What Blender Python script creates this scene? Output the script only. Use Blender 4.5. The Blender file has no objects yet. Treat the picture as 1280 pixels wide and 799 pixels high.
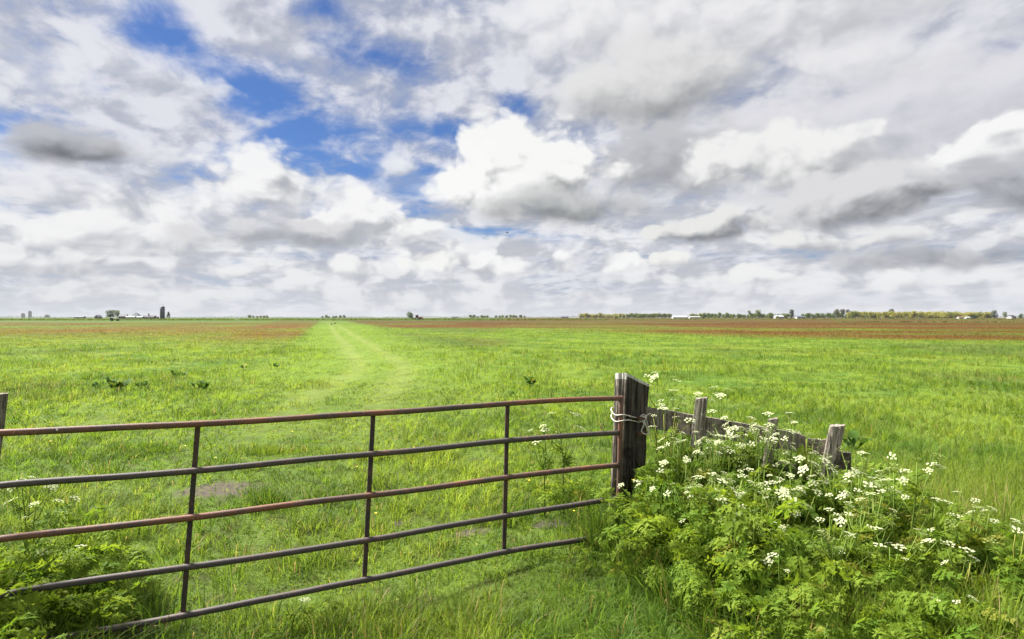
import bpy, bmesh, math, random
import numpy as np
from mathutils import Vector, Matrix, noise as mnoise
R = math.radians
SC = bpy.context.scene
COL = SC.collection

# ------------------------------------------------------------------ camera
EYE = 1.75                 # metres above the meadow
FPX = 853.0                # focal length in pixels of the 1280 px wide photograph (24 mm on 36 mm)
HORIZON = 397.0            # image row of the horizon
cam_d = bpy.data.cameras.new('camera')
cam = bpy.data.objects.new('camera', cam_d)
COL.objects.link(cam)
cam.location = (0, 0, EYE)
cam.rotation_euler = (R(90), 0, 0)
cam_d.sensor_width = 36.0
cam_d.lens = 36.0 * FPX / 1280.0
cam_d.shift_y = -(399.5 - HORIZON) / 1280.0
cam_d.clip_start = 0.05
cam_d.clip_end = 20000
SC.camera = cam

# ------------------------------------------------------------------ exposure and renderer
EXPOSURE = 1.75
vs = SC.view_settings
SC.display_settings.display_device = 'sRGB'
vs.view_transform = 'Standard'
vs.look = 'None'
vs.gamma = 1.0
vs.exposure = EXPOSURE
vs.use_curve_mapping = False
SC.render.engine = 'CYCLES'
SC.cycles.use_denoising = True
SC.cycles.max_bounces = 4
SC.cycles.diffuse_bounces = 2
SC.cycles.glossy_bounces = 2
SC.cycles.transmission_bounces = 3
SC.cycles.transparent_max_bounces = 4
SC.cycles.sample_clamp_indirect = 6.0
SC.cycles.use_adaptive_sampling = True
SC.cycles.adaptive_threshold = 0.02

# ------------------------------------------------------------------ node helpers
def lin(c):
    c = c / 255.0
    return c / 12.92 if c <= 0.04045 else ((c + 0.055) / 1.055) ** 2.4

def rgb(r, g, b, k=1.0):
    return (lin(r) * k, lin(g) * k, lin(b) * k, 1.0)

class S:
    """a socket with arithmetic"""
    nt = None
    def __init__(self, s): self.s = s
    def __add__(a, b): return mth('ADD', a, b)
    def __radd__(a, b): return mth('ADD', b, a)
    def __sub__(a, b): return mth('SUBTRACT', a, b)
    def __rsub__(a, b): return mth('SUBTRACT', b, a)
    def __mul__(a, b): return mth('MULTIPLY', a, b)
    def __rmul__(a, b): return mth('MULTIPLY', b, a)
    def __truediv__(a, b): return mth('DIVIDE', a, b)

def node(kind, **kw):
    n = S.nt.nodes.new(kind)
    for k, v in kw.items(): setattr(n, k, v)
    return n

def plug(sock, v):
    if isinstance(v, S): S.nt.links.new(v.s, sock)
    elif isinstance(v, (int, float)) and sock.type in ('VECTOR',): sock.default_value = (v, v, v)
    else: sock.default_value = v

def mth(op, a, b=0.0, c=0.0):
    n = node('ShaderNodeMath', operation=op)
    plug(n.inputs[0], a); plug(n.inputs[1], b)
    if op in ('MULTIPLY_ADD', 'SMOOTH_MAX', 'SMOOTH_MIN'): plug(n.inputs[2], c)
    return S(n.outputs[0])

def vmath(op, a, b=(0, 0, 0)):
    n = node('ShaderNodeVectorMath', operation=op)
    plug(n.inputs[0], a); plug(n.inputs[1], b)
    return S(n.outputs[0])

def step(x, lo, hi):
    n = node('ShaderNodeMapRange', interpolation_type='SMOOTHSTEP')
    plug(n.inputs[0], x); plug(n.inputs[1], lo); plug(n.inputs[2], hi)
    return S(n.outputs[0])

def clamp01(x):
    n = node('ShaderNodeClamp'); plug(n.inputs[0], x); return S(n.outputs[0])

def mix(f, a, b):
    n = node('ShaderNodeMix', data_type='RGBA')
    plug(n.inputs[0], f); plug(n.inputs[6], a); plug(n.inputs[7], b)
    return S(n.outputs[2])

def fnoise(vec, scale, detail=4, rough=0.55, dist=0.0, lac=2.0):
    n = node('ShaderNodeTexNoise')
    plug(n.inputs['Vector'], vec)
    n.inputs['Scale'].default_value = scale
    n.inputs['Detail'].default_value = detail
    n.inputs['Roughness'].default_value = rough
    n.inputs['Lacunarity'].default_value = lac
    n.inputs['Distortion'].default_value = dist
    return S(n.outputs[0])

def fnoise2(vec, scale, detail=4, rough=0.55, dist=0.0):
    o = fnoise(vec, scale, detail, rough, dist)
    o.s.node.noise_dimensions = '2D'
    return S(o.s.node.outputs[0])

def comb(x, y, z):
    n = node('ShaderNodeCombineXYZ')
    plug(n.inputs[0], x); plug(n.inputs[1], y); plug(n.inputs[2], z)
    return S(n.outputs[0])

def sep(v):
    n = node('ShaderNodeSeparateXYZ'); plug(n.inputs[0], v)
    return S(n.outputs[0]), S(n.outputs[1]), S(n.outputs[2])

def azel(px, py):
    x, z = px - 640.0, HORIZON - py
    return math.atan2(x, FPX), math.atan2(z, math.hypot(FPX, x))

# ------------------------------------------------------------------ world: broken cloud over a blue sky
SUN_EL, SUN_AZ = R(50), R(-62)        # azimuth from the view direction, clockwise: the sun stands high on the left
world = bpy.data.worlds.new('World')
SC.world = world
world.cycles.sampling_method = 'NONE'      # broken cloud has no small bright spot to aim at
world.use_nodes = True
S.nt = world.node_tree
S.nt.nodes.clear()
SKY_STRENGTH = 0.10
GAIN = 1.0 / (2 ** EXPOSURE) / SKY_STRENGTH

def maprange(x, lo, hi, a=0.0, b=1.0):
    n = node('ShaderNodeMapRange', interpolation_type='SMOOTHSTEP')
    plug(n.inputs[0], x); plug(n.inputs[1], lo); plug(n.inputs[2], hi); plug(n.inputs[3], a); plug(n.inputs[4], b)
    return S(n.outputs[0])

def vmadd(v, sc, off):
    n = node('ShaderNodeVectorMath', operation='MULTIPLY_ADD')
    plug(n.inputs[0], v); plug(n.inputs[1], sc); plug(n.inputs[2], off)
    return S(n.outputs[0])

def vdot(a, b):
    n = node('ShaderNodeVectorMath', operation='DOT_PRODUCT')
    plug(n.inputs[0], a); plug(n.inputs[1], b)
    return S(n.outputs['Value'])

def vlen(a):
    n = node('ShaderNodeVectorMath', operation='LENGTH'); plug(n.inputs[0], a)
    return S(n.outputs['Value'])

def sky_world():
    tc = node('ShaderNodeTexCoord')
    d = S(tc.outputs['Generated'])
    dx, dy, dz = sep(d)
    sky = node('ShaderNodeTexSky', sky_type='NISHITA')
    sky.sun_disc = False
    sky.sun_elevation = SUN_EL
    sky.sun_rotation = SUN_AZ
    sky.air_density = 1.0; sky.dust_density = 0.25; sky.ozone_density = 3.0
    blue = vmath('MULTIPLY', S(sky.outputs[0]), BLUE)
    # ---- high veil, on a flat sheet so that it streams towards the horizon, and far cloud rows under it
    inv = mth('DIVIDE', 1.0, mth('MAXIMUM', dz, 0.0) + 0.16)
    sheet = comb((dx * 0.85 + dy * 0.35) * inv, (dy * 0.6 - dx * 0.25) * inv, 0.0)
    v0 = fnoise2(sheet, 1.9, 7, 0.62, 0.2)
    v1 = fnoise2(sheet, 8.0, 5, 0.60, 0.2)
    r0 = fnoise2(comb(dx, dz * 4.2, 0.0), 7.0, 6, 0.56, 0.25)
    low = 1.0 - step(dz, 0.113, 0.242)
    def base(gaps, n0, relief):
        cover = v0 * 1.3 + (v1 - 0.5) * 1.05 + 0.18
        if gaps is not None: cover = cover - gaps + n0 * 0.15
        tone = v1 * 0.6 + v0 * 0.4
        if relief is not None: tone = tone + relief * 0.25
        out = mix(maprange(cover, -0.02, 0.84, 0.0, 0.96), blue, mix(step(tone, 0.36, 0.64), rgb(186, 190, 202, GAIN), rgb(229, 230, 237, GAIN)))
        thick = r0 + low * 0.12
        t = r0
        if relief is not None: thick = thick + n0 * 0.06; t = t + relief * 0.55
        return mix(maprange(thick, 0.42, 0.66, 0.0, 0.85) * low, out, mix(step(t, 0.36, 0.68), rgb(192, 194, 201, GAIN), rgb(240, 240, 241, GAIN)))
    hz = maprange(dz, -0.01, 0.08, 0.62, 0.0)
    air = rgb(222, 224, 230, GAIN)           # pale air at the very horizon
    plain = mix(hz, base(None, None, None), air)
    # ---- the part of the sky with the big cumulus in it
    flat = comb(dx, dz * 1.35, 0.0)
    wn = node('ShaderNodeTexNoise', noise_dimensions='2D'); S.nt.links.new(flat.s, wn.inputs['Vector'])
    wn.inputs['Scale'].default_value = 9.0; wn.inputs['Detail'].default_value = 3
    warp = vmath('MULTIPLY', vmath('SUBTRACT', S(wn.outputs['Color']), (0.5, 0.5, 0.5)), (0.055, 0.040, 0.0))
    p = vmath('ADD', flat, warp)
    pos = vmadd(warp, (0.9, 0.7, 0.0), comb(mth('ARCTAN2', dx, dy), mth('ARCSINE', dz), 0.0))     # outlines are never clean ellipses
    front = step(dy, 0.55, 0.70) * (1.0 - step(dz, 0.50, 0.58))
    def puffs(q):
        v = node('ShaderNodeTexVoronoi', feature='SMOOTH_F1', voronoi_dimensions='2D')
        plug(v.inputs['Vector'], q)
        v.inputs['Scale'].default_value = 15.0
        v.inputs['Detail'].default_value = 2.5
        v.inputs['Roughness'].default_value = 0.52
        v.inputs['Lacunarity'].default_value = 2.2
        v.inputs['Smoothness'].default_value = 0.45
        n = fnoise2(q, 6.5, 7, 0.54)
        return ((0.50 - S(v.outputs['Distance'])) * 0.80 + (n - 0.5) * 1.7) * front
    n0 = puffs(p)
    relief = n0 - puffs(vmath('ADD', p, (-0.012, 0.026, 0.0)))      # against one step towards the sun
    gaps = None
    for gx, gy, gw, gh, k in GAPS:
        a0, e0 = azel(gx, gy)
        v = vmadd(pos, (FPX / gw, FPX / gh, 0), (-a0 * FPX / gw, -e0 * FPX / gh, 0))
        g = maprange(vlen(v), 0.0, 2.1, k * 0.92, 0.0)
        gaps = g if gaps is None else gaps + g
    out = base(gaps, n0, relief)
    cache = {}
    def term(kind, k):
        k = round(k, 1)
        if (kind, k) not in cache:
            cache[kind, k] = n0 * k if kind == 'r' else relief * k + n0 * (k * 0.2)
        return cache[kind, k]
    for (cx, cy, w, h, amp, soft, opac, top, bot, lo, hi, rel) in CLOUDS:
        a0, e0 = azel(cx, cy)
        w *= 1.12; h *= 1.12
        v = vmadd(pos, (FPX / w, FPX / h, 0), (-a0 * FPX / w, -e0 * FPX / h, 0))
        rr = vlen(vmath('MAXIMUM', v, vmath('MULTIPLY', v, (-1.0, -1.9, 0.0))))
        al = maprange(term('r', amp) - rr, -1.0, maprange(vdot(v, (0, 1, 0)), -0.35, 0.35, soft * 1.6 - 1.0, soft * 0.75 - 1.0), 0.0, opac)
        tt = step(vdot(v, (-0.28, 1.0, 0.0)) + term('s', rel), lo, hi)
        out = mix(al, out, mix(tt, rgb(*bot, GAIN), rgb(*top, GAIN)))
    out = mix(hz, out, air)
    bgs = []
    for c in (plain, out):
        bg = node('ShaderNodeBackground')
        bg.inputs['Strength'].default_value = SKY_STRENGTH
        S.nt.links.new(c.s, bg.inputs['Color']); bgs.append(bg)
    ms = node('ShaderNodeMixShader')
    plug(ms.inputs[0], mth('MULTIPLY', mth('GREATER_THAN', dy, 0.55), mth('LESS_THAN', dz, 0.58)))
    S.nt.links.new(bgs[0].outputs[0], ms.inputs[1]); S.nt.links.new(bgs[1].outputs[0], ms.inputs[2])
    wo = node('ShaderNodeOutputWorld')
    S.nt.links.new(ms.outputs[0], wo.inputs['Surface'])

BLUE = (0.135, 0.185, 0.280)
# openings in the veil: column, row, half width, half height (photo pixels, turned into directions), depth
GAPS = [(190, 20, 34, 32, .7), (235, 60, 34, 28, .7), (300, 105, 40, 26, .8), (360, 150, 50, 27, .72), (425, 180, 55, 18, .5), (570, 168, 50, 16, .7),
        (645, 128, 20, 14, .7), (515, 228, 60, 24, .7), (330, 205, 90, 16, .45), (125, 105, 22, 9, .5), (605, 292, 60, 12, .9),
        (968, 60, 30, 13, .7), (1225, 120, 60, 11, .8), (1110, 148, 50, 9, .7), (470, 62, 50, 14, .45), (395, 15, 30, 10, .45), (20, 185, 30, 20, .45),
        (1262, 55, 22, 7, .6), (430, 262, 60, 12, .4), (60, 160, 50, 14, .35)]
W = (247, 247, 247)
# column, row, half width, half height, ragged, softness, opacity, lit colour, shaded colour, shade range, relief
CLOUDS = [
    (40, 95, 210, 66, .6, 1.0, .45, (232, 233, 238), (186, 190, 200), -.8, .5, .8),
    (200, 200, 80, 24, .7, .8, .8, (230, 230, 235), (192, 195, 204), -.8, .6, .9),
    (330, 236, 120, 54, .7, .50, .97, W, (176, 179, 186), -.60, .35, .8),
    (490, 215, 60, 22, .8, .8, .8, (236, 238, 243), (190, 194, 204), -.7, .45, .9),
    (80, 245, 170, 26, .7, .9, .8, (234, 234, 238), (190, 193, 201), -.8, .6, .9),
    (170, 270, 110, 34, .8, .5, .9, (246, 246, 247), (190, 193, 200), -.7, .5, 1.0),
    (480, 288, 112, 42, .9, .40, .97, W, (186, 189, 194), -.6, .45, 1.1),
    (165, 302, 180, 36, .8, .5, .9, (244, 244, 244), (184, 187, 194), -.7, .5, 1.0),
    (345, 300, 150, 28, .7, .5, .9, (218, 218, 221), (160, 163, 170), -.6, .6, .8),
    (86, 194, 78, 32, .6, .60, .95, (190, 192, 198), (106, 108, 115), -.35, .55, .4),
    (262, 116, 40, 17, .8, .7, .85, (236, 238, 243), (204, 208, 218), -.8, .6, .9),
    (325, 155, 30, 9, .8, .8, .75, (234, 237, 243), (204, 208, 218), -.8, .6, .9),
    (910, 30, 320, 125, .3, .38, .98, (238, 238, 240), (196, 197, 203), -.5, .5, .5),
    (1170, 180, 330, 125, .3, .40, .96, (224, 224, 229), (186, 188, 196), -.5, .6, .4),
    (1110, 90, 150, 50, .6, .8, .7, (236, 236, 238), (200, 201, 207), -.6, .5, .6),
    (805, 128, 160, 84, .35, .50, .98, (228, 228, 228), (140, 142, 145), -.55, .50, .35),
    (850, 212, 185, 58, .5, .5, .95, (196, 197, 201), (152, 154, 160), -.6, .7, .5),
    (985, 208, 120, 58, .55, .40, .97, (242, 242, 241), (144, 146, 152), -.60, .30, .5),
    (665, 226, 118, 86, .50, .32, 1.0, (248, 248, 247), (150, 152, 154), -.62, .10, .55),
    (598, 242, 84, 54, .55, .34, 1.0, (250, 250, 249), (176, 178, 180), -.60, .10, .6),
    (698, 266, 138, 42, .35, .75, .96, (206, 208, 208), (92, 95, 98), -.45, .62, .3),
    (1095, 258, 116, 52, .55, .40, .97, (222, 222, 224), (116, 119, 126), -.55, .40, .5),
    (870, 294, 92, 32, .7, .40, .95, (234, 234, 232), (136, 138, 144), -.40, .45, .7),
    (1265, 192, 66, 46, .65, .34, 1.0, W, (200, 202, 206), -.9, .1, .8),
    (1270, 250, 88, 56, .7, .80, .95, (186, 188, 194), (108, 111, 119), -.55, .45, .7),
    (1190, 326, 190, 28, .7, .5, .92, (200, 201, 206), (146, 148, 156), -.5, .6, .7),
    (1030, 308, 80, 18, .9, .5, .9, (238, 238, 236), (180, 182, 188), -.6, .5, .9),
    (1120, 300, 60, 14, .9, .5, .85, (232, 232, 232), (176, 178, 184), -.6, .5, .9),
    (700, 328, 42, 30, .9, .40, .97, (250, 250, 250), (190, 192, 198), -.7, .4, 1.1),
    (768, 332, 34, 25, .9, .40, .97, (248, 248, 248), (190, 192, 198), -.7, .4, 1.1),
    (622, 336, 38, 24, .9, .40, .95, (248, 248, 248), (190, 192, 198), -.7, .4, 1.1),
    (835, 332, 40, 14, .9, .40, .9, (244, 244, 240), (188, 190, 195), -.7, .4, 1.0),
    (545, 332, 52, 28, .9, .45, .95, (248, 248, 246), (184, 187, 192), -.7, .4, 1.1),
    (410, 340, 60, 22, .9, .45, .9, (244, 244, 244), (186, 189, 195), -.7, .4, 1.1),
    (290, 345, 60, 18, .9, .5, .85, (240, 240, 240), (186, 189, 195), -.7, .4, 1.0),
    (60, 340, 90, 20, .9, .5, .85, (240, 240, 241), (184, 187, 194), -.7, .4, 1.0),
    (185, 352, 50, 14, .9, .5, .8, (242, 242, 242), (190, 192, 198), -.7, .4, 1.0),
    (1105, 356, 60, 15, .9, .45, .85, (244, 244, 244), (190, 192, 198), -.7, .4, 1.0),
    (930, 350, 60, 14, .9, .45, .85, (242, 242, 241), (188, 190, 196), -.7, .4, 1.0),
]
sky_world()

# ------------------------------------------------------------------ the sun, through thin cloud
sun_d = bpy.data.lights.new('sun', 'SUN')
sun_d.energy = 5.0
sun_d.angle = R(22.0)
sun_d.color = (1.0, 0.955, 0.88)
sun = bpy.data.objects.new('sun', sun_d)
COL.objects.link(sun)
sv = Vector((math.sin(SUN_AZ) * math.cos(SUN_EL), math.cos(SUN_AZ) * math.cos(SUN_EL), math.sin(SUN_EL)))
sun.rotation_euler = (-sv).to_track_quat('-Z', 'Y').to_euler()
sun.location = sv * 60

# ------------------------------------------------------------------ scene helpers
rng = np.random.default_rng(11)
rnd = random.Random(7)

def ground_at(px, py):
    y = FPX * EYE / (py - HORIZON)
    return (px - 640.0) / FPX * y, y

def at(px, py, y):
    """photo pixel to a point at distance y (distance taken from what the thing stands on)"""
    return Vector(((px - 640.0) / FPX * y, y, EYE - (py - HORIZON) * y / FPX))

def mesh_from(name, verts, faces, mat=None, smooth=False):
    me = bpy.data.meshes.new(name)
    me.from_pydata([tuple(v) for v in verts], [], faces)
    if mat is not None: me.materials.append(mat)
    if smooth: me.shade_smooth()
    me.update()
    return me

def put(name, me, parent=None, loc=(0, 0, 0), rot=(0, 0, 0), scale=(1, 1, 1)):
    o = bpy.data.objects.new(name, me)
    COL.objects.link(o)
    o.parent = parent
    o.location = loc; o.rotation_euler = rot; o.scale = scale
    return o

def tag(o, label=None, cat=None, group=None, kind=None):
    if label: o['label'] = label
    if cat: o['category'] = cat
    if group: o['group'] = group
    if kind: o['kind'] = kind
    return o

def thing(name, label, cat, loc=(0, 0, 0), rz=0.0, group=None):
    o = bpy.data.objects.new(name, None)
    COL.objects.link(o)
    o.empty_display_size = 0.2
    o.location = loc; o.rotation_euler = (0, 0, rz)
    return tag(o, label, cat, group)

def clone(root, loc, rz, sc=1.0, label=None):
    r = root.copy(); COL.objects.link(r)
    r.location = loc; r.rotation_euler = (0, 0, rz)
    r.scale = (sc, sc, sc) if isinstance(sc, (int, float)) else sc
    if label: r['label'] = label
    for ch in root.children:
        c = ch.copy(); COL.objects.link(c); c.parent = r
    return r

class MB:
    """collects faces for one mesh"""
    def __init__(self): self.v = []; self.f = []
    def quad(self, a, b, c, d):
        n = len(self.v); self.v += [a, b, c, d]; self.f.append((n, n + 1, n + 2, n + 3))
    def tri(self, a, b, c):
        n = len(self.v); self.v += [a, b, c]; self.f.append((n, n + 1, n + 2))
    def box(self, lo, hi):
        x0, y0, z0 = lo; x1, y1, z1 = hi; n = len(self.v)
        self.v += [(x0, y0, z0), (x1, y0, z0), (x1, y1, z0), (x0, y1, z0), (x0, y0, z1), (x1, y0, z1), (x1, y1, z1), (x0, y1, z1)]
        self.f += [tuple(n + i for i in q) for q in ((0, 3, 2, 1), (4, 5, 6, 7), (0, 1, 5, 4), (1, 2, 6, 5), (2, 3, 7, 6), (3, 0, 4, 7))]
    def tube(self, pts, rad, seg=8, caps=True):
        pts = [Vector(p) for p in pts]
        rads = rad if isinstance(rad, (list, tuple)) else [rad] * len(pts)
        n = len(self.v); up = None
        for i, p in enumerate(pts):
            t = (pts[min(i + 1, len(pts) - 1)] - pts[max(i - 1, 0)]).normalized()
            if up is None:
                up = t.orthogonal().normalized()
            else:
                up = (up - t * up.dot(t)).normalized()
            w = t.cross(up)
            for k in range(seg):
                a = 2 * math.pi * k / seg
                self.v.append(p + (up * math.cos(a) + w * math.sin(a)) * rads[i])
        for i in range(len(pts) - 1):
            for k in range(seg):
                a, b = n + i * seg + k, n + i * seg + (k + 1) % seg
                self.f.append((a, b, b + seg, a + seg))
        if caps:
            self.f.append(tuple(n + k for k in reversed(range(seg))))
            self.f.append(tuple(n + (len(pts) - 1) * seg + k for k in range(seg)))
        return self
    def disc(self, c, ax, r0, r1, width, seg=14):
        """a solid wheel of revolution about axis ax through c, ring from r0 to r1"""
        c = Vector(c); ax = Vector(ax).normalized(); u = ax.orthogonal().normalized(); w = ax.cross(u); n = len(self.v)
        for h in (-.5, .5):
            for r in (r0, r1):
                for k in range(seg):
                    a = 2 * math.pi * k / seg
                    self.v.append(c + ax * (h * width) + (u * math.cos(a) + w * math.sin(a)) * r)
        for k in range(seg):
            j = (k + 1) % seg
            A, B, Cc, D = n, n + seg, n + 2 * seg, n + 3 * seg
            self.f += [(A + k, A + j, B + j, B + k), (Cc + j, Cc + k, D + k, D + j), (B + k, B + j, D + j, D + k), (A + j, A + k, Cc + k, Cc + j)]
        return self
    def mesh(self, name, mat, smooth=False): return mesh_from(name, self.v, self.f, mat, smooth)
    def build(self, name, mat, parent=None, smooth=False, **kw): return put(name, self.mesh(name, mat, smooth), parent, **kw)

def new_mat(name):
    m = bpy.data.materials.new(name); m.use_nodes = True
    S.nt = m.node_tree; S.nt.nodes.clear()
    return m

def principled(col, rough=0.8, spec=0.3, metal=0.0, bump=None, bstr=0.3, bdist=0.01, trans=0.0, tcol=None):
    b = node('ShaderNodeBsdfPrincipled')
    plug(b.inputs['Base Color'], col); plug(b.inputs['Roughness'], rough)
    plug(b.inputs['Specular IOR Level'], spec); plug(b.inputs['Metallic'], metal)
    if bump is not None:
        bn = node('ShaderNodeBump'); bn.inputs['Strength'].default_value = bstr; bn.inputs['Distance'].default_value = bdist
        plug(bn.inputs['Height'], bump); S.nt.links.new(bn.outputs[0], b.inputs['Normal'])
    sh = b.outputs[0]
    if trans:
        t = node('ShaderNodeBsdfTranslucent'); plug(t.inputs['Color'], tcol if tcol is not None else col)
        mx = node('ShaderNodeMixShader'); mx.inputs[0].default_value = trans
        S.nt.links.new(sh, mx.inputs[1]); S.nt.links.new(t.outputs[0], mx.inputs[2]); sh = mx.outputs[0]
    o = node('ShaderNodeOutputMaterial'); S.nt.links.new(sh, o.inputs['Surface'])

def c3(r, g, b): return (r, g, b, 1.0)

# ------------------------------------------------------------------ the meadow: its colour from place to place
TRACK = 0.2755        # the mown track runs off to the left: x + 0.2755 y is constant along it

def field_colour():
    geo = node('ShaderNodeNewGeometry')
    pos = S(geo.outputs['Position'])
    x, y, z = sep(pos)
    s = x + y * TRACK
    flatp = comb(x, y, 0.0)
    big = fnoise2(flatp, 0.05, 2, 0.6)
    mid = fnoise2(flatp, 0.32, 2, 0.6)
    fine = fnoise2(flatp, 2.2, 1, 0.6)
    streak = fnoise2(comb(x * 0.006, y * 0.035, 0.0), 1.0, 5, 0.6)
    col = mix(step(mid * 0.6 + fine * 0.4, 0.36, 0.64), GREEN_A, GREEN_B)
    # greyer, taller grass in drifts
    drift = step(big + (mid - 0.5) * 0.35, 0.52, 0.66) * step(y, 9.0, 18.0)
    col = mix(drift * 0.55, col, c3(0.085, 0.125, 0.034))
    # pale wheel ruts along the track
    def rut(c, w):
        u = (s - c) * (1.0 / w)
        return mth('EXPONENT', u * u * -1.0)
    wob = (big - 0.5) * 1.2
    sb = s + maprange(y, 5.0, 27.0, 2.7, 0.0)            # the track swings in towards the gate
    sw = sb + wob
    u1 = (sw - 1.35) * 2.1; u2 = (sw - 3.0) * 2.1
    ruts = (mth('EXPONENT', u1 * u1 * -1.0) + mth('EXPONENT', u2 * u2 * -1.0)) * step(y, 9.0, 15.0)
    strip = step(sb, -2.5, -0.5) * (1.0 - step(sb - y * 0.02, 4.0, 8.0))
    col = mix(strip * step(y, 6.0, 22.0) * 0.78, col, c3(0.172, 0.270, 0.036))
    col = mix(ruts * 0.55, col, c3(0.235, 0.285, 0.070))
    # sorrel in flower: left field
    patch = step(fnoise2(comb(x * 0.03, y * 0.012, 0.0), 1.0, 4, 0.65) + (mid - 0.5) * 0.3, 0.36, 0.62)
    left = (1.0 - step(s, -6.0, -1.6)) * step(y, 35.0, 95.0) * (1.0 - step(y + x * 0.25, 190.0, 260.0))
    col = mix(left * (patch * 0.70 + 0.08), col, c3(0.165, 0.088, 0.030))
    # right field, mostly sorrel and dry stalks
    edge = y + mth('MAXIMUM', x, 0.0) * 2.0 + (streak - 0.5) * 60.0 + (mid - 0.5) * 22.0
    right = step(s, 8.0, 15.0) * step(edge, 88.0, 135.0)
    bands = step(streak + (patch - 0.5) * 0.16, 0.34, 0.54)
    col = mix(right * (bands * 0.62 + 0.33), col, mix(fine, c3(0.105, 0.044, 0.014), c3(0.165, 0.076, 0.020)))
    # a dense red seam beside the track
    seam = (1.0 - step(s, -3.0, -1.6)) * step(s + y * 0.05, -9.0, -4.0) * step(y, 30.0, 85.0) * (1.0 - step(y, 420.0, 520.0))
    col = mix(seam * (patch * 0.40 + 0.30), col, c3(0.170, 0.072, 0.024))
    # thin, scattered sorrel elsewhere
    thin = step(fnoise2(comb(x * 0.11, y * 0.05, 3.0), 1.0, 3, 0.7), 0.53, 0.72) * step(y, 16.0, 45.0) * (1.0 - strip)
    col = mix(thin * 0.20, col, c3(0.18, 0.11, 0.035))
    # far green pasture
    far = step(y, 300.0, 360.0) * (1.0 - step(x, -40.0, 10.0))
    col = mix(far * 0.8, col, mix(streak, c3(0.075, 0.135, 0.020), c3(0.12, 0.185, 0.026)))
    return col, x, y, s, fine, mid

GREEN_A = c3(0.092, 0.174, 0.020)
GREEN_B = c3(0.186, 0.272, 0.034)

# worn places by the gate: column and row in the photo, half sizes in metres
DIRT = [(ground_at(276, 610) + (.40, .28)), (ground_at(590, 655) + (.18, .09)), (ground_at(690, 655) + (.16, .08)), (ground_at(158, 745) + (.24, .16)),
        (ground_at(135, 778) + (.20, .12)), (ground_at(640, 762) + (.08, .05)), (ground_at(500, 640) + (.10, .06))]

M = {}
def mat_ground():
    m = new_mat('meadow ground'); 
    col, x, y, s, fine, mid = field_colour()
    geo = node('ShaderNodeNewGeometry'); pos = S(geo.outputs['Position'])
    soil = mix(fnoise(pos, 9.0, 5, 0.65), c3(0.045, 0.038, 0.029), c3(0.110, 0.094, 0.073))
    dist = mth('SQRT', x * x + y * y)
    bare = None
    for dx, dy, a, b in DIRT:
        v = vmadd(comb(x, y, 0.0), (1 / a, 1 / b, 0), (-dx / a, -dy / b, 0))
        q = maprange(vlen(v) + (fine - 0.5) * 0.8, 0.7, 1.3, 1.0, 0.0)
        bare = q if bare is None else mth('MAXIMUM', bare, q)
    moss = mix(step(fnoise(pos, 3.0, 4, 0.6), 0.35, 0.55), c3(0.050, 0.060, 0.016), c3(0.070, 0.110, 0.016))
    thatch = mix(bare, moss, soil)
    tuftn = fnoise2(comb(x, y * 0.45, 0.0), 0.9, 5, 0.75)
    ck = (0.36 + tuftn * 0.46) * maprange(dist, 90.0, 220.0, 1.0, 0.74)  # darkens the ground colour to stand in for shade among grass blades
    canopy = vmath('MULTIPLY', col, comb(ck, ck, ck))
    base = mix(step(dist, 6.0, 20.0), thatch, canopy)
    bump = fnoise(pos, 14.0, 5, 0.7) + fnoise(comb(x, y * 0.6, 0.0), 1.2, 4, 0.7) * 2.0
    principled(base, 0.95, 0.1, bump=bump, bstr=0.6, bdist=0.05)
    return m

def mat_blades(name, scale=1.0, straw=0.025, trans=0.54):
    m = new_mat(name)
    col, x, y, s, fine, mid = field_colour()
    at_ = node('ShaderNodeAttribute', attribute_name='blade')
    br, bt, bb = sep(S(at_.outputs['Vector']))
    k = (0.80 + bb * 0.22 + br * 0.20) * scale
    c = vmath('MULTIPLY', col, comb(k, k, k))
    c = mix(step(br, 0.55, 0.8) * 0.35, c, vmath('MULTIPLY', c, (1.35, 1.08, 0.9)))       # yellower blades
    c = mix(step(br, 1.0 - straw, 1.005 - straw), c, c3(0.30, 0.24, 0.10))                # last year's straw
    c = mix((1.0 - step(bt, 0.0, 0.35)) * 0.30, c, c3(0.14, 0.20, 0.03))                  # pale sheaths at the foot
    principled(c, 0.60, 0.20, trans=trans, tcol=vmath('MULTIPLY', c, (1.25, 1.15, 0.85)))
    return m

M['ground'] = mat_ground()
M['grass'] = mat_blades('grass blades')
M['tall'] = mat_blades('tall grass blades', 0.88, 0.06)

def mat_leaf(name, a, b, trans=0.50, scale=9.0, rough=0.6):
    m = new_mat(name)
    geo = node('ShaderNodeNewGeometry'); pos = S(geo.outputs['Position'])
    oi = node('ShaderNodeObjectInfo'); ir = S(oi.outputs['Random'])
    c = mix(clamp01(fnoise(pos, scale, 3, 0.6) * 1.4 - 0.6 + ir * 0.8), a, b)
    c = mix(step(ir, 0.93, 0.97) * 0.6, c, c3(0.30, 0.28, 0.06))          # a few leaves are yellowing
    principled(c, rough, 0.08, trans=trans, tcol=vmath('MULTIPLY', c, (1.3, 1.2, 0.7)))
    return m

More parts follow.
